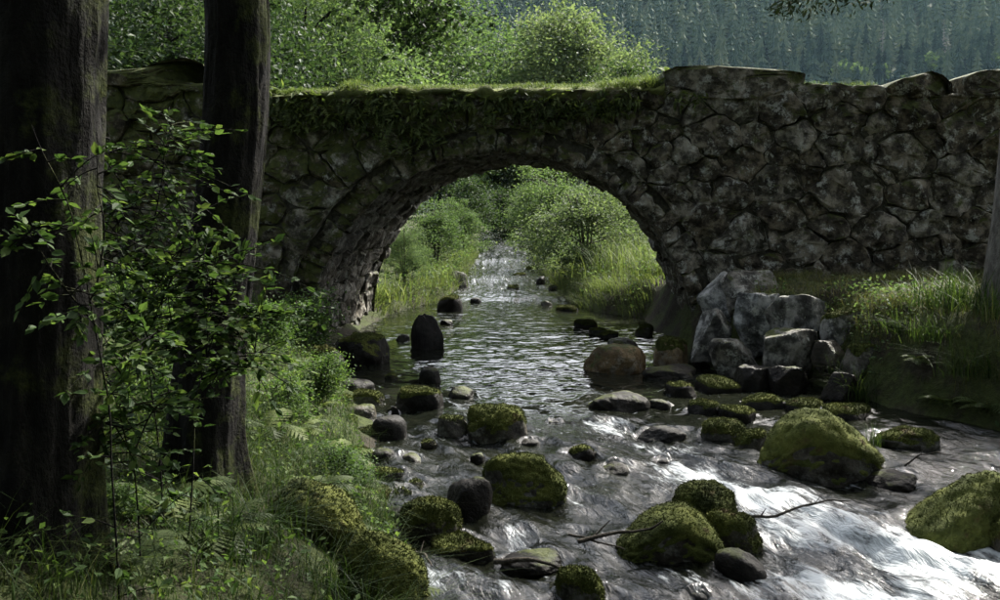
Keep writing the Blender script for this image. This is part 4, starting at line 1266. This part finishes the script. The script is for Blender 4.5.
def near_tree(name, pxs, y, dia_px, seed, label, mat='bark', crown_c=(0, 0, 7.5), crown_r=(2.6, 2.6, 2.2), nclu=90, nleaf=40, lsize=.10, leafm='leaf_dark', hang=(), limbs=16, top=9.5):
    p = np.array(pts_at(pxs, y))
    r = dia_px / FPX * y / 2
    base = p[0].copy(); base[2] = min(gz(base[0], base[1]), base[2]) - .25
    e = empty(name, (base[0], base[1], base[2] + .25))
    tp = p[-1] + (p[-1] - p[-2]) / max((p[-1] - p[-2])[2], .1) * (top - p[-1][2]) * .7
    tp[2] = top
    path = np.array([base] + list(p) + [(p[-1] * .5 + tp * .5), tp])
    org = np.array(e.location)
    rad = np.concatenate([[r * 1.15], np.full(len(p), r) * np.linspace(1.05, .95, len(p)), [r * .7, r * .15]])
    link('trunk', trunk_mesh(path - org, rad, seed, M[mat]), e)
    rng = np.random.default_rng(seed)
    C = np.array(crown_c) + crown_pts(rng, nclu, -1, 1, 1.0) * np.array(crown_r)
    wood, fol = MB(), MB()
    for c in list(C[:limbs]):
        zb = np.clip(c[2] - .6 * math.hypot(c[0] - p[-1][0], c[1] - p[-1][1]), 3.4, top - .8)
        b = np.array([np.interp(zb, path[:, 2], path[:, k]) for k in range(3)])
        f = np.linspace(0, 1, 7)[:, None]
        q = b + (c - b) * f + np.array([0, 0, .5]) * np.sin(f * math.pi)
        wood.tube(q - org, np.linspace(r * .32, .012, 7), 6)
    for (a, b_, yy, sp) in hang:      # drooping sprays that reach into the picture
        c = aty(a, b_, yy)
        zb = 4.2
        b = np.array([np.interp(zb, path[:, 2], path[:, k]) for k in range(3)])
        f = np.linspace(0, 1, 9)[:, None]
        q = b + (c - b) * f + np.array([0, 0, .9]) * np.sin(f * math.pi)
        wood.tube(q - org, np.linspace(.03, .004, 9), 5)
        C = np.concatenate([C, c[None] + rng.normal(size=(6, 3)) * np.array([sp, .2, .07])])
    cid = np.repeat(np.arange(len(C)), nleaf)
    sg = np.where(np.arange(len(C)) < nclu, .42, .085)
    P = C[cid] + rng.normal(size=(len(cid), 3)) * sg[cid][:, None] * np.array([1, 1, .6]) - org
    sz = np.where(cid < nclu, lsize, .05)
    leaf_quads(fol, P, sz, rng, .5, .6)
    wood.build('limbs', M[mat], e)
    fol.build('crown', M[leafm], e, False)
    return tag(e, label, 'tree')
near_tree('broadleaf_tree', [(30, 560), (36, 450), (40, 300), (44, 150), (48, 0)], 3.3, 106, 31, 'thick dark tree trunk at the left with a leafy sapling against it', crown_c=(-2.4, 3.2, 7.2), crown_r=(3.0, 3.2, 2.2), nclu=170, lsize=.16)  # crown above the frame enlarged to cut sky light on the foreground
near_tree('broadleaf_tree', [(205, 440), (212, 340), (226, 225), (236, 120), (239, 50), (238, 0)], 4.6, 62, 32, 'slimmer mossy tree trunk leaning over the left bank, lit along its right side', crown_c=(-.5, 7.0, 7.6), crown_r=(3.2, 2.9, 1.8), nclu=190, lsize=.14, limbs=26, hang=[(385, 4, 6.0, .14), (412, 18, 6.0, .10), (430, 36, 6.2, .05), (345, -14, 5.8, .2), (440, 8, 6.3, .08), (395, -6, 6.1, .18)])  # unseen crown widened and shifted over the stream to shade the left bank

def spruce_near(name, base, lean, height, r, seed, label, z0=3.5, parts=None):
    e = empty(name, base)
    if parts is None:
        rng = np.random.default_rng(seed)
        path = np.array([[0, 0, -.25], [lean * .1, 0, 1.0], [lean * .5, 0, height * .5], [lean, 0, height]])
        tm = trunk_mesh(path, [r * 1.15, r, r * .7, .02], seed, M['bark_grey'], .35, .6, .05)
        wood, fol = MB(), MB()
        for k in range(84):
            z = z0 + (height - z0 - .3) * (k / 84) ** 1.1
            a = k * 2.4 + rng.normal() * .2
            L = min(3.0 + .4 * min(max(z - 4.2, 0), 2), .35 + (height - z) * .30) * rng.uniform(.8, 1.15)
            f = np.linspace(0, 1, 8)
            d = np.array([math.cos(a), math.sin(a), 0])
            p = np.array([lean * z / height, 0, z]) + d * (f * L)[:, None] + np.array([0, 0, 1]) * (-.22 * L * f + .10 * L * f ** 2)[:, None]
            wood.tube(p, np.linspace(.028, .005, 8), 4)
            nq = int(300 * L)
            t = rng.random(nq) ** .8
            sd = np.cross(d, [0, 0, 1])
            c = np.stack([np.interp(t, f, p[:, q]) for q in range(3)], 1)
            wspan = (.10 + .38 * L * .5 * np.sin(np.pi * np.clip(t * .9 + .05, 0, 1)))
            lat = rng.uniform(-1, 1, nq)
            P = c + sd * (lat * wspan)[:, None] - np.array([0, 0, 1]) * (np.abs(lat) * .10 + rng.random(nq) * .14)[:, None]
            td = d * .6 + sd * np.sign(lat)[:, None] * .6 - np.array([0, 0, .55])
            leaf_quads(fol, P, .085, rng, .1, .30, .05, td)
        parts = (tm, wood.mesh('branches', M['twig']), fol.mesh('needles', M['needle'], False))
    for nme, me in zip(('trunk', 'branches', 'crown'), parts): link(nme, me, e)
    tag(e, label, 'tree')
    return parts
b0 = aty(1006, 240, 9.0)
SPR = spruce_near('spruce_tree', (b0[0], 9.0, gz(b0[0], 9.0)), .7, 19.0, .17, 61, 'grey spruce trunk standing on the grassy right bank in front of the wall')  # height raised so the crown out of view shades the left bank

# ------------------------------------------------------------------ leafy saplings between the two trunks
lv = np.array([[0, 0, 0], [-.22, .22, .05], [-.28, .55, .06], [0, 1.0, -.04], [.28, .55, .06], [.22, .22, .05], [0, .3, 0], [0, .62, .0]])
LEAFM = [mk_mesh('leaf', lv * s, np.array([[0, 6, 1, 1], [6, 7, 2, 1], [7, 3, 2, 2], [0, 5, 6, 6], [6, 5, 4, 7], [7, 4, 3, 3]])[:, [0, 1, 2, 3]][[1, 4]], True, {'rnd': np.full(8, rv)}, [M['leaf_shrub']]) for s, rv in ((1, .3), (1, .5))]
def leaf_mesh(rv):
    F3 = np.array([[0, 6, 1], [6, 7, 2], [6, 2, 1], [7, 3, 2], [0, 5, 6], [6, 5, 4], [6, 4, 7], [7, 4, 3]])
    return mk_mesh('leaf', lv, F3, True, {'rnd': np.full(8, rv)}, [M['leaf_shrub']])
LEAFM = [leaf_mesh(v) for v in (.1, .3, .5, .65, .8, .95)]
rs = np.random.default_rng(91)
def sapling(paths, nobj, nfol, sigpx, lsize, label, seed, y):
    rng = np.random.default_rng(seed)
    base = aty(*paths[0][0][:2], paths[0][0][2])
    gzb = gz(base[0], base[1])
    e = empty('sapling', (base[0], base[1], gzb))
    org = np.array([base[0], base[1], gzb])
    wood, fol = MB(), MB()
    pts = []
    for pth in paths:
        p = np.array([aty(a, b, c) for a, b, c in pth])
        if pth is paths[0]: p = np.concatenate([[[base[0], base[1], gzb - .1]], p[1:]])
        f = np.linspace(0, 1, 24); sgm = np.linspace(0, 1, len(p))
        q = np.stack([np.interp(f, sgm, p[:, k]) for k in range(3)], 1)
        for _ in range(4): q[1:-1] = (q[:-2] + 2 * q[1:-1] + q[2:]) / 4
        q = q + fbm(q * 3 + seed, 2, seed)[:, None] * np.array([.05, .03, 0]) * np.linspace(0, 1, 24)[:, None]
        wood.tube(q - org, np.linspace(.004, .0012, 24), 5)
        pts.append(q[(1 if pth is paths[0] else 4):])
    pts = np.concatenate(pts)
    sg = sigpx / FPX * y
    ntw = max(20, (nobj + nfol) // 9)
    LP, LD = [], []
    for k in range(ntw):
        b = pts[rng.integers(len(pts))]
        d = nrm(rng.normal(size=3) * np.array([1.2, .9, .5]) + np.array([0, -.15, .15]))
        L = sg * rng.uniform(.8, 2.6)
        f = np.linspace(0, 1, 6)
        q = b + d * (f * L)[:, None] - np.array([0, 0, 1]) * (.25 * L * f ** 2)[:, None]
        wood.tube(q - org, np.linspace(.003, .001, 6), 4)
        for t in range(9):
            ff = rng.uniform(.25, 1.02)
            LP.append(b + d * ff * L - np.array([0, 0, .25 * L * ff ** 2]))
            LD.append(nrm(d + np.cross(d, [0, 0, 1]) * rng.choice([-1.1, 1.1]) + rng.normal(size=3) * .3 - np.array([0, 0, .2])))
    LP, LD = np.array(LP), np.array(LD)
    idx = rng.permutation(len(LP))
    for k in idx[:nobj]:
        t = LD[k]; n = nrm(np.array([0, -.15, 1.0]) + rng.normal(size=3) * .55); n = nrm(n - t * (n @ t)); b = np.cross(t, n)
        s = lsize * rng.uniform(.7, 1.35)
        o = link('leaf', LEAFM[rng.integers(6)], e)
        p = LP[k] - org
        o.matrix_local = Matrix(((b[0] * s, t[0] * s, n[0] * s, p[0]), (b[1] * s, t[1] * s, n[1] * s, p[1]), (b[2] * s, t[2] * s, n[2] * s, p[2]), (0, 0, 0, 1)))
    rest = idx[nobj:nobj + nfol]
    t = LD[rest]; n = nrm(np.array([0, -.15, 1.0]) + rng.normal(size=(len(rest), 3)) * .55); n = nrm(n - t * (n * t).sum(1, keepdims=True)); b = np.cross(t, n)
    sz = (lsize * rng.uniform(.6, 1.3, len(rest)))[:, None, None]
    q = lv[[0, 1, 2, 3, 4, 5]]
    Vl = (LP[rest] - org)[:, None] + sz * (q[None, :, 0:1] * b[:, None] + q[None, :, 1:2] * t[:, None] + q[None, :, 2:3] * n[:, None])
    i6 = np.arange(len(rest))[:, None, None] * 6
    Fl = (i6 + np.array([[0, 3, 2, 1], [0, 5, 4, 3]])[None]).reshape(-1, 4)
    fol.add(Vl.reshape(-1, 3), Fl, np.repeat(rng.random(len(rest)), 6))
    wood.build('stem', M['bark'], e)
    f = fol.build('foliage', M['leaf_shrub'], e, False); f['kind'] = 'stuff'
    tag(e, label, 'sapling')
sapling([[(118, 540, 3.05), (104, 360, 3.0), (80, 220, 2.95), (46, 125, 2.95)], [(100, 330, 3.0), (70, 290, 2.95), (40, 230, 2.9)], [(95, 300, 3.0), (110, 220, 3.0), (100, 150, 3.0)], [(108, 400, 3.0), (130, 360, 3.0), (160, 330, 3.0)]], 70, 560, 26, .040, 'leafy sapling growing against the thick dark trunk', 71, 3.0)
sapling([[(165, 520, 3.9), (152, 360, 3.9), (132, 230, 3.9), (112, 125, 3.9)], [(140, 280, 3.9), (160, 180, 3.9), (172, 120, 3.9)], [(150, 330, 3.9), (178, 260, 3.9), (190, 200, 3.9)], [(150, 300, 3.9), (120, 250, 3.9), (110, 200, 3.9)], [(155, 380, 3.9), (140, 320, 3.9), (125, 300, 3.9)]], 80, 2000, 34, .042, 'tall bright-leaved sapling rising between the two big trunks', 72, 3.9)
sapling([[(185, 500, 3.8), (195, 390, 3.8), (222, 310, 3.8), (258, 235, 3.8)], [(215, 330, 3.8), (240, 320, 3.8), (268, 312, 3.8)], [(200, 380, 3.8), (235, 365, 3.8), (265, 350, 3.8)], [(196, 390, 3.8), (170, 320, 3.8), (165, 260, 3.8)], [(205, 370, 3.8), (210, 300, 3.8), (205, 250, 3.8)]], 80, 1500, 32, .042, 'leafy sapling spreading across the front of the mossy trunk', 73, 3.8)
sapling([[(140, 540, 3.4), (135, 470, 3.4), (125, 410, 3.4), (110, 370, 3.4)], [(135, 450, 3.4), (155, 410, 3.4), (175, 390, 3.4)], [(130, 430, 3.4), (100, 420, 3.4), (85, 400, 3.4)]], 30, 560, 34, .042, 'low leafy sapling at the foot of the thick dark trunk', 74, 3.4)

# ------------------------------------------------------------------ grass, ferns, herbs
def scatter(n, x0, x1, y0, y1, seed, side=None, mind=.05, maxd=99, freq=1.4, thr=-.4):
    rng = np.random.default_rng(seed)
    x = rng.uniform(x0, x1, n); y = rng.uniform(y0, y1, n)
    d = np.where(side == 'l', shl(y) - x, x - shr(y)) if side else np.full(n, 1.0)
    c = fbm(P3(x * freq, y * freq), 3, seed)
    ok = (d > mind) & (d < maxd) & (c > thr)
    for b in BOULD:
        if b['seed'] in (170, 171): ok &= ((x - b['x']) / (b['w'] * 1.05)) ** 2 + ((y - b['y'] + .12) / (b['d'] + .16)) ** 2 > 1
    x, y, c = x[ok], y[ok], c[ok]
    return P3(x, y, gh(x, y) - .01), c, rng
mb = MB()
P, c, rng = scatter(60000, -4.6, 0, 1.6, 11.8, 401, 'l', .06, 4.5, 1.4, -.6)
blades(mb, P, .10 + .14 * np.clip(c + .3, 0, 1), rng, .006, .8, 3)
P, c, rng = scatter(14000, -3.4, .2, 1.8, 6.5, 402, 'l', .05, 2.6, 2.2, .0)
blades(mb, P, .24 + .22 * np.clip(c, 0, 1), rng, .007, 1.0, 4, dirs=np.tile([.35, -.2, 0], (len(P), 1)))
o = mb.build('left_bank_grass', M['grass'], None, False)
tag(o, 'dense grass and sedge covering the left bank', 'grass', kind='stuff')
mb = MB()
P, c, rng = scatter(42000, 2.4, 6.6, 7.4, 11.95, 403, 'r', .22, 9, 1.4, -.6)
blades(mb, P, .09 + .10 * np.clip(c + .3, 0, 1), rng, .0055, .9, 2)
P, c, rng = scatter(9000, 2.4, 6.6, 7.0, 10.6, 431, 'r', .1, .75, 2.2, -.1)
blades(mb, P, .22, rng, .007, 1.3, 4, dirs=np.tile([-.8, -.8, 0], (len(P), 1)))
o = mb.build('right_bank_grass', M['grass_dry'], None, False)
tag(o, 'short dry grass on the right bank below the wall', 'grass', kind='stuff')
mb = MB()
for (sd, x0, x1, key) in (('l', -7, -.6, 404), ('r', 1.0, 7, 405)):
    P, c, rng = scatter(16000, x0, x1, 15.7, 34, key, sd, .02, 5, .9, -.3)
    blades(mb, P, .22 + .35 * np.clip(c + .2, 0, 1), rng, .016, .8, 3)
for (sd, x0, x1, key, dd) in (('l', -3, -.6, 441, [.9, -.4, 0]), ('r', 1.0, 3.2, 442, [-.9, -.4, 0])):
    P, c, rng = scatter(14000, x0, x1, 15.6, 30, key, sd, -.06, .45, 1.5, -.5)
    blades(mb, P + np.array([0, 0, .03]), .34, rng, .015, 1.2, 4, dirs=np.tile(dd, (len(P), 1)))
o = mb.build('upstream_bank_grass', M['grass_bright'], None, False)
tag(o, 'tall sunlit grass on both banks beyond the arch', 'grass', kind='stuff')
def tuft(px, py, y, n, h, seed, label, mat='grass', width=.008, lean=.7, spread=.08, z=None, dirs=None):
    rng = np.random.default_rng(seed)
    p = aty(px, py, y)
    zz = gz(p[0], y) if z is None else z
    P = np.column_stack([rng.normal(size=n) * spread, rng.normal(size=n) * spread, np.full(n, -.02)])
    mb = MB()
    blades(mb, P, h, rng, width, lean, 4, dirs=None if dirs is None else np.tile(dirs, (n, 1)))
    o = mb.build('grass_tuft', M[mat], None, False, (p[0], y, zz))
    return tag(o, label, 'grass tuft')
tuft(958, 345, 9.0, 190, .44, 1, 'tall broad-bladed grass clump on the right bank edge', 'grass', .016, .55, .16)
tuft(985, 350, 8.6, 120, .42, 2, 'tall grass clump behind the broad-bladed one, near the spruce foot', 'grass', .015, .6, .14)
tuft(930, 345, 9.2, 90, .35, 3, 'lower grass clump beside the broad-bladed one', 'grass', .012, .7, .12)
tuft(858, 395, 8.95, 130, .36, 4, 'arching grass tuft on the dark bank foot behind the largest boulder', 'grass', .009, .9, .07, z=aty(858, 398, 8.95)[2])
tuft(874, 445, 7.45, 90, .24, 5, 'thin grass tuft growing behind the shoulder of the largest boulder', 'grass', .006, .45, .03, z=aty(874, 447, 7.45)[2])
tuft(930, 372, 8.7, 120, .34, 21, 'grass clump hanging low over the dark right bank', 'grass', .011, 1.1, .12, dirs=[-.4, -.5, 0])
tuft(975, 380, 8.2, 140, .40, 22, 'grass clump on the right bank in front of the spruce', 'grass', .012, .9, .14, dirs=[-.4, -.4, 0])
tuft(900, 352, 9.1, 110, .28, 23, 'grass clump over the dark stone in the right bank', 'grass', .010, 1.1, .10, dirs=[-.4, -.5, 0])
tuft(838, 372, 9.4, 80, .25, 6, 'small grass tuft hanging below the moss-capped stone', 'grass', .008, 1.0, .05, z=aty(838, 372, 9.4)[2])
tuft(268, 560, 4.35, 160, .42, 7, 'long arching sedge in front of the left bank boulder', 'grass', .008, 1.1, .10, dirs=[.3, -.4, 0])
tuft(330, 585, 4.1, 150, .38, 8, 'long arching sedge between the two mossy left bank boulders', 'grass', .008, 1.1, .09, dirs=[.4, -.3, 0])
tuft(375, 612, 4.0, 120, .32, 9, 'sedge at the water edge below the lower mossy boulder', 'grass', .007, 1.1, .09, dirs=[.4, -.2, 0])
tuft(225, 590, 3.9, 150, .40, 10, 'long sedge under the slimmer trunk', 'grass', .008, 1.0, .12)
tuft(300, 470, 5.6, 130, .34, 11, 'bright grass tuft on the left slope above the mossy boulder', 'grass', .007, .9, .12)
tuft(330, 430, 6.8, 130, .34, 12, 'grass tuft on the left slope above the shore stones', 'grass', .007, .9, .12)
tuft(640, 300, 17.6, 200, .9, 13, 'tall seeding grass on the right bank just beyond the arch', 'grass_bright', .02, .6, .3)
tuft(615, 305, 18.6, 200, .8, 14, 'bright tall grass in front of the large bush beyond the arch', 'grass_bright', .02, .6, .3)
tuft(655, 315, 16.6, 160, .7, 15, 'tall grass against the right edge of the arch opening', 'grass_bright', .02, .7, .25)
tuft(384, 320, 16.6, 160, .5, 16, 'yellow-green broad-leaved clump by the left edge of the arch opening', 'grass_bright', .035, .7, .2)
tuft(424, 305, 19.0, 160, .6, 17, 'bright grass clump on the left bank above the squared block', 'grass_bright', .02, .6, .3)
tuft(443, 300, 21.0, 130, .5, 18, 'grass clump at the left end of the upstream riffle', 'grass_bright', .02, .6, .25)
# ferns
WF = 'hanging fern on the upper bridge face'
k = 0
for (px, py, sz) in [(352, 108, .20), (372, 118, .26), (392, 124, .28), (410, 128, .28), (428, 122, .26), (436, 132, .22), (384, 138, .22), (405, 142, .24), (425, 140, .20), (360, 128, .18), (320, 106, .2), (300, 104, .22), (282, 112, .18), (470, 102, .18), (500, 100, .16), (538, 104, .22), (552, 106, .22), (566, 108, .2), (580, 110, .24), (598, 104, .18), (345, 118, .18), (632, 102, .16), (450, 106, .18), (290, 124, .16), (520, 110, .16), (610, 112, .16), (700, 98, .14), (560, 120, .16)] + [(float(rs2.normal(cx, sx)), float(abs(rs2.normal(0, sy)) + 97), float(rs2.uniform(.10, .20))) for rs2 in [np.random.default_rng(3)] for cx, sx, sy, nn in [(395, 28, 26, 14), (290, 14, 12, 8), (565, 24, 10, 10), (470, 40, 8, 8), (330, 20, 14, 6), (630, 20, 8, 4)] for _ in range(nn)]:
    if (px - 502) ** 2 + (py - 345) ** 2 < 205 ** 2: continue
    p = aty(px, py, YB - .06)
    rg = np.random.default_rng(500 + k); mb = MB()
    nl = 16
    P = rg.normal(size=(nl, 3)) * np.array([.5, .1, .4]) * sz
    P[:, 1] = -np.abs(P[:, 1])
    leaf_quads(mb, P, .11, rg, .25, .36, .06, np.tile([0, -.5, -.9], (nl, 1)) + rg.normal(size=(nl, 3)) * np.array([.5, .1, .2]), 0, None, .38)
    for q in P: mb.tube(np.array([[0, .03, .03], q * .5 + np.array([0, -.01, .03]), q]), [.003, .002, .001], 3, .2)
    for q in range(3):
        frond(mb, (0, .03, .02), (rg.normal() * .7, -.6, -.2), sz * .8, rg, 9, .8)
    o = mb.build('fern', M['fern'], None, False, tuple(p)); tag(o, WF, 'fern', 'ferns hanging on the bridge face'); k += 1
for (px, py, sz) in [(286, 88, .30), (300, 90, .24), (655, 84, .26), (668, 76, .22), (645, 86, .2), (272, 84, .3), (420, 86, .18), (520, 84, .14), (575, 84, .16), (678, 72, .18)]:
    p = aty(px, py, YB + .12)
    fern((p[0], YB + .12, float(np.interp(p[0], xs, tz)) + .07 + (.13 if px > 664 else 0)), sz, 8, 600 + k, 'yellow-green fern sprouting from the bridge top', 'ferns on the bridge top', droop=.4, up=1.3, mat='grass_bright'); k += 1
for (px, py, y, sz, lb) in [(330, 455, 6.2, .42, 'bushy fern on the left slope above the shore stones'), (345, 470, 5.9, .36, 'fern leaning over the shore stones by the mossy boulders'), (165, 470, 4.2, .40, 'shaded fern at the foot of the slimmer trunk'), (280, 400, 7.2, .4, 'sunlit fern on the upper left slope'), (310, 385, 7.8, .36, 'sunlit fern on the left slope nearest the bridge wall'), (945, 405, 8.3, .36, 'fern hanging over dark water on the right bank'), (985, 400, 8.0, .38, 'fern on the right bank under the tall grass'), (915, 400, 8.7, .3, 'small fern low on the dark right bank'), (215, 560, 4.0, .36, 'dark fern among sedge under the slimmer trunk'), (130, 570, 3.5, .36, 'dark fern beside the foot of the thick trunk'), (265, 440, 6.0, .4, 'fern beside the slimmer trunk on its stream side')]:
    p = aty(px, py, y)
    fern((p[0], y, gz(p[0], y) + .02), sz, 11, 700 + k, lb, None, droop=.55); k += 1
rq = np.random.default_rng(44)
for q in range(26):
    y = rq.uniform(4.2, 9.5); x = float(shl(np.array([y]))[0]) - rq.uniform(.25, 1.5)
    fern((x, y, gz(x, y) + .02), rq.uniform(.22, .36), 9, 900 + q, 'small fern in the grass of the left slope', 'small ferns on the left slope', droop=.55)
# low herbs
mb = MB()
P, c, rng = scatter(24000, -4.2, -.1, 1.8, 10.5, 421, 'l', .1, 4, 1.6, -.15)
leaf_quads(mb, P + np.array([0, 0, 1]) * rng.uniform(.02, .22, len(P))[:, None], .035, rng, .8, .6)
o = mb.build('herb_carpet', M['leaf_shrub'], None, False)
tag(o, 'low leafy herbs mixed into the left bank grass', 'herbs', kind='stuff')
mb = MB()
P, c, rng = scatter(12000, 2.6, 6.5, 6.5, 10.5, 422, 'r', .0, 1.0, 1.6, -.1)
leaf_quads(mb, P + np.array([0, 0, 1]) * rng.uniform(.0, .2, len(P))[:, None], .05, rng, .6, .6)
for (sd, x0, x1, key) in (('l', -5, -.6, 423), ('r', 1.0, 5, 424)):
    P, c, rng = scatter(9000, x0, x1, 15.7, 30, key, sd, .0, 3, 1.2, -.1)
    leaf_quads(mb, P + np.array([0, 0, 1]) * rng.uniform(.0, .4, len(P))[:, None], .08, rng, .6, .6)
o = mb.build('bank_herbs', M['leaf_mid'], None, False)
tag(o, 'leafy herbs along the foot of the right bank and beyond the arch', 'herbs', kind='stuff')

# ------------------------------------------------------------------ sticks
def stick(pl, rad, label, twigs=(), seed=0, mat='twig'):
    p = np.array(pl)
    f = np.linspace(0, 1, 16); s = np.linspace(0, 1, len(p))
    q = np.stack([np.interp(f, s, p[:, k]) for k in range(3)], 1)
    q = q + fbm(q * 9 + seed, 2, seed)[:, None] * .012
    org = q[0].copy()
    mb = MB()
    mb.tube(q - org, np.linspace(rad, rad * .35, 16), 6)
    for tw in twigs:
        t = np.array(tw); mb.tube(t - org, np.linspace(rad * .5, rad * .15, len(t)), 5)
    o = mb.build('fallen_branch', M[mat], None, True, tuple(org))
    return tag(o, label, 'branch')
def A3(l, z): return [atz(a, b, z + dz) for a, b, dz in l]
stick(A3([(578, 541, .02), (610, 535, .05), (650, 528, .12), (662, 522, .18)], -.18), .014, 'dead stick caught on the left end of the wide mossy boulder', [A3([(592, 538, .03), (603, 527, .08), (610, 520, .12)], -.18)], 3)
stick(A3([(570, 533, .0), (592, 540, .02), (612, 545, .03), (625, 550, .02)], -.18), .009, 'thin dead stick crossing a thicker one by the wide boulder', [], 5)
stick(A3([(745, 518, .0), (775, 516, .04), (797, 507, .09), (830, 500, .12), (850, 501, .13)], -.16), .011, 'forked dead branch lying across the white water', [A3([(760, 517, .02), (766, 508, .08)], -.16), A3([(800, 506, .09), (815, 503, .12), (822, 494, .16)], -.16)], 7)
stick(A3([(905, 465, .0), (920, 455, .1), (938, 452, .14), (950, 455, .15)], -.1), .007, 'thin bare twig sticking out of dark water near the right bank', [A3([(920, 455, .1), (926, 446, .16)], -.1)], 9)
stick(A3([(895, 442, .0), (905, 432, .08), (914, 424, .14)], -.1), .006, 'short bare twig leaning beside the long flat rock', [], 11)
stick(A3([(495, 560, .02), (530, 561, .03), (565, 566, .02)], -.25), .018, 'waterlogged stick lying along the thin flat slab', [], 13)
rr_ = [(405, 545, .0), (424, 556, .02), (432, 566, .02)]
stick(A3(rr_, -.24), .012, 'dark broken stick beside the rounded mossy boulder', [A3([(420, 553, .02), (424, 540, .08)], -.24)], 15)

# ------------------------------------------------------------------ haze in the valley
t = NT('haze_air')
pv = t.n('ShaderNodeVolumePrincipled')
pv.inputs['Color'].default_value = (0.5, 0.80, 1.0, 1)
pv.inputs['Density'].default_value = 0.000026
pv.inputs['Anisotropy'].default_value = 0.2
t.t.links.new(pv.outputs[0], t.out.inputs['Volume'])
x0, x1, y0, y1, z0, z1 = -1700, 1700, -340, 1320, -9, 470
V = np.array([(a, b, c) for a in (x0, x1) for b in (y0, y1) for c in (z0, z1)], float)
F = np.array([(0, 1, 3, 2), (4, 6, 7, 5), (0, 4, 5, 1), (2, 3, 7, 6), (0, 2, 6, 4), (1, 5, 7, 3)])
hz = link('haze', mk_mesh('haze', V, F, False, None, [t.m]))
tag(hz, 'pale blue haze filling the valley air', 'haze', kind='stuff')
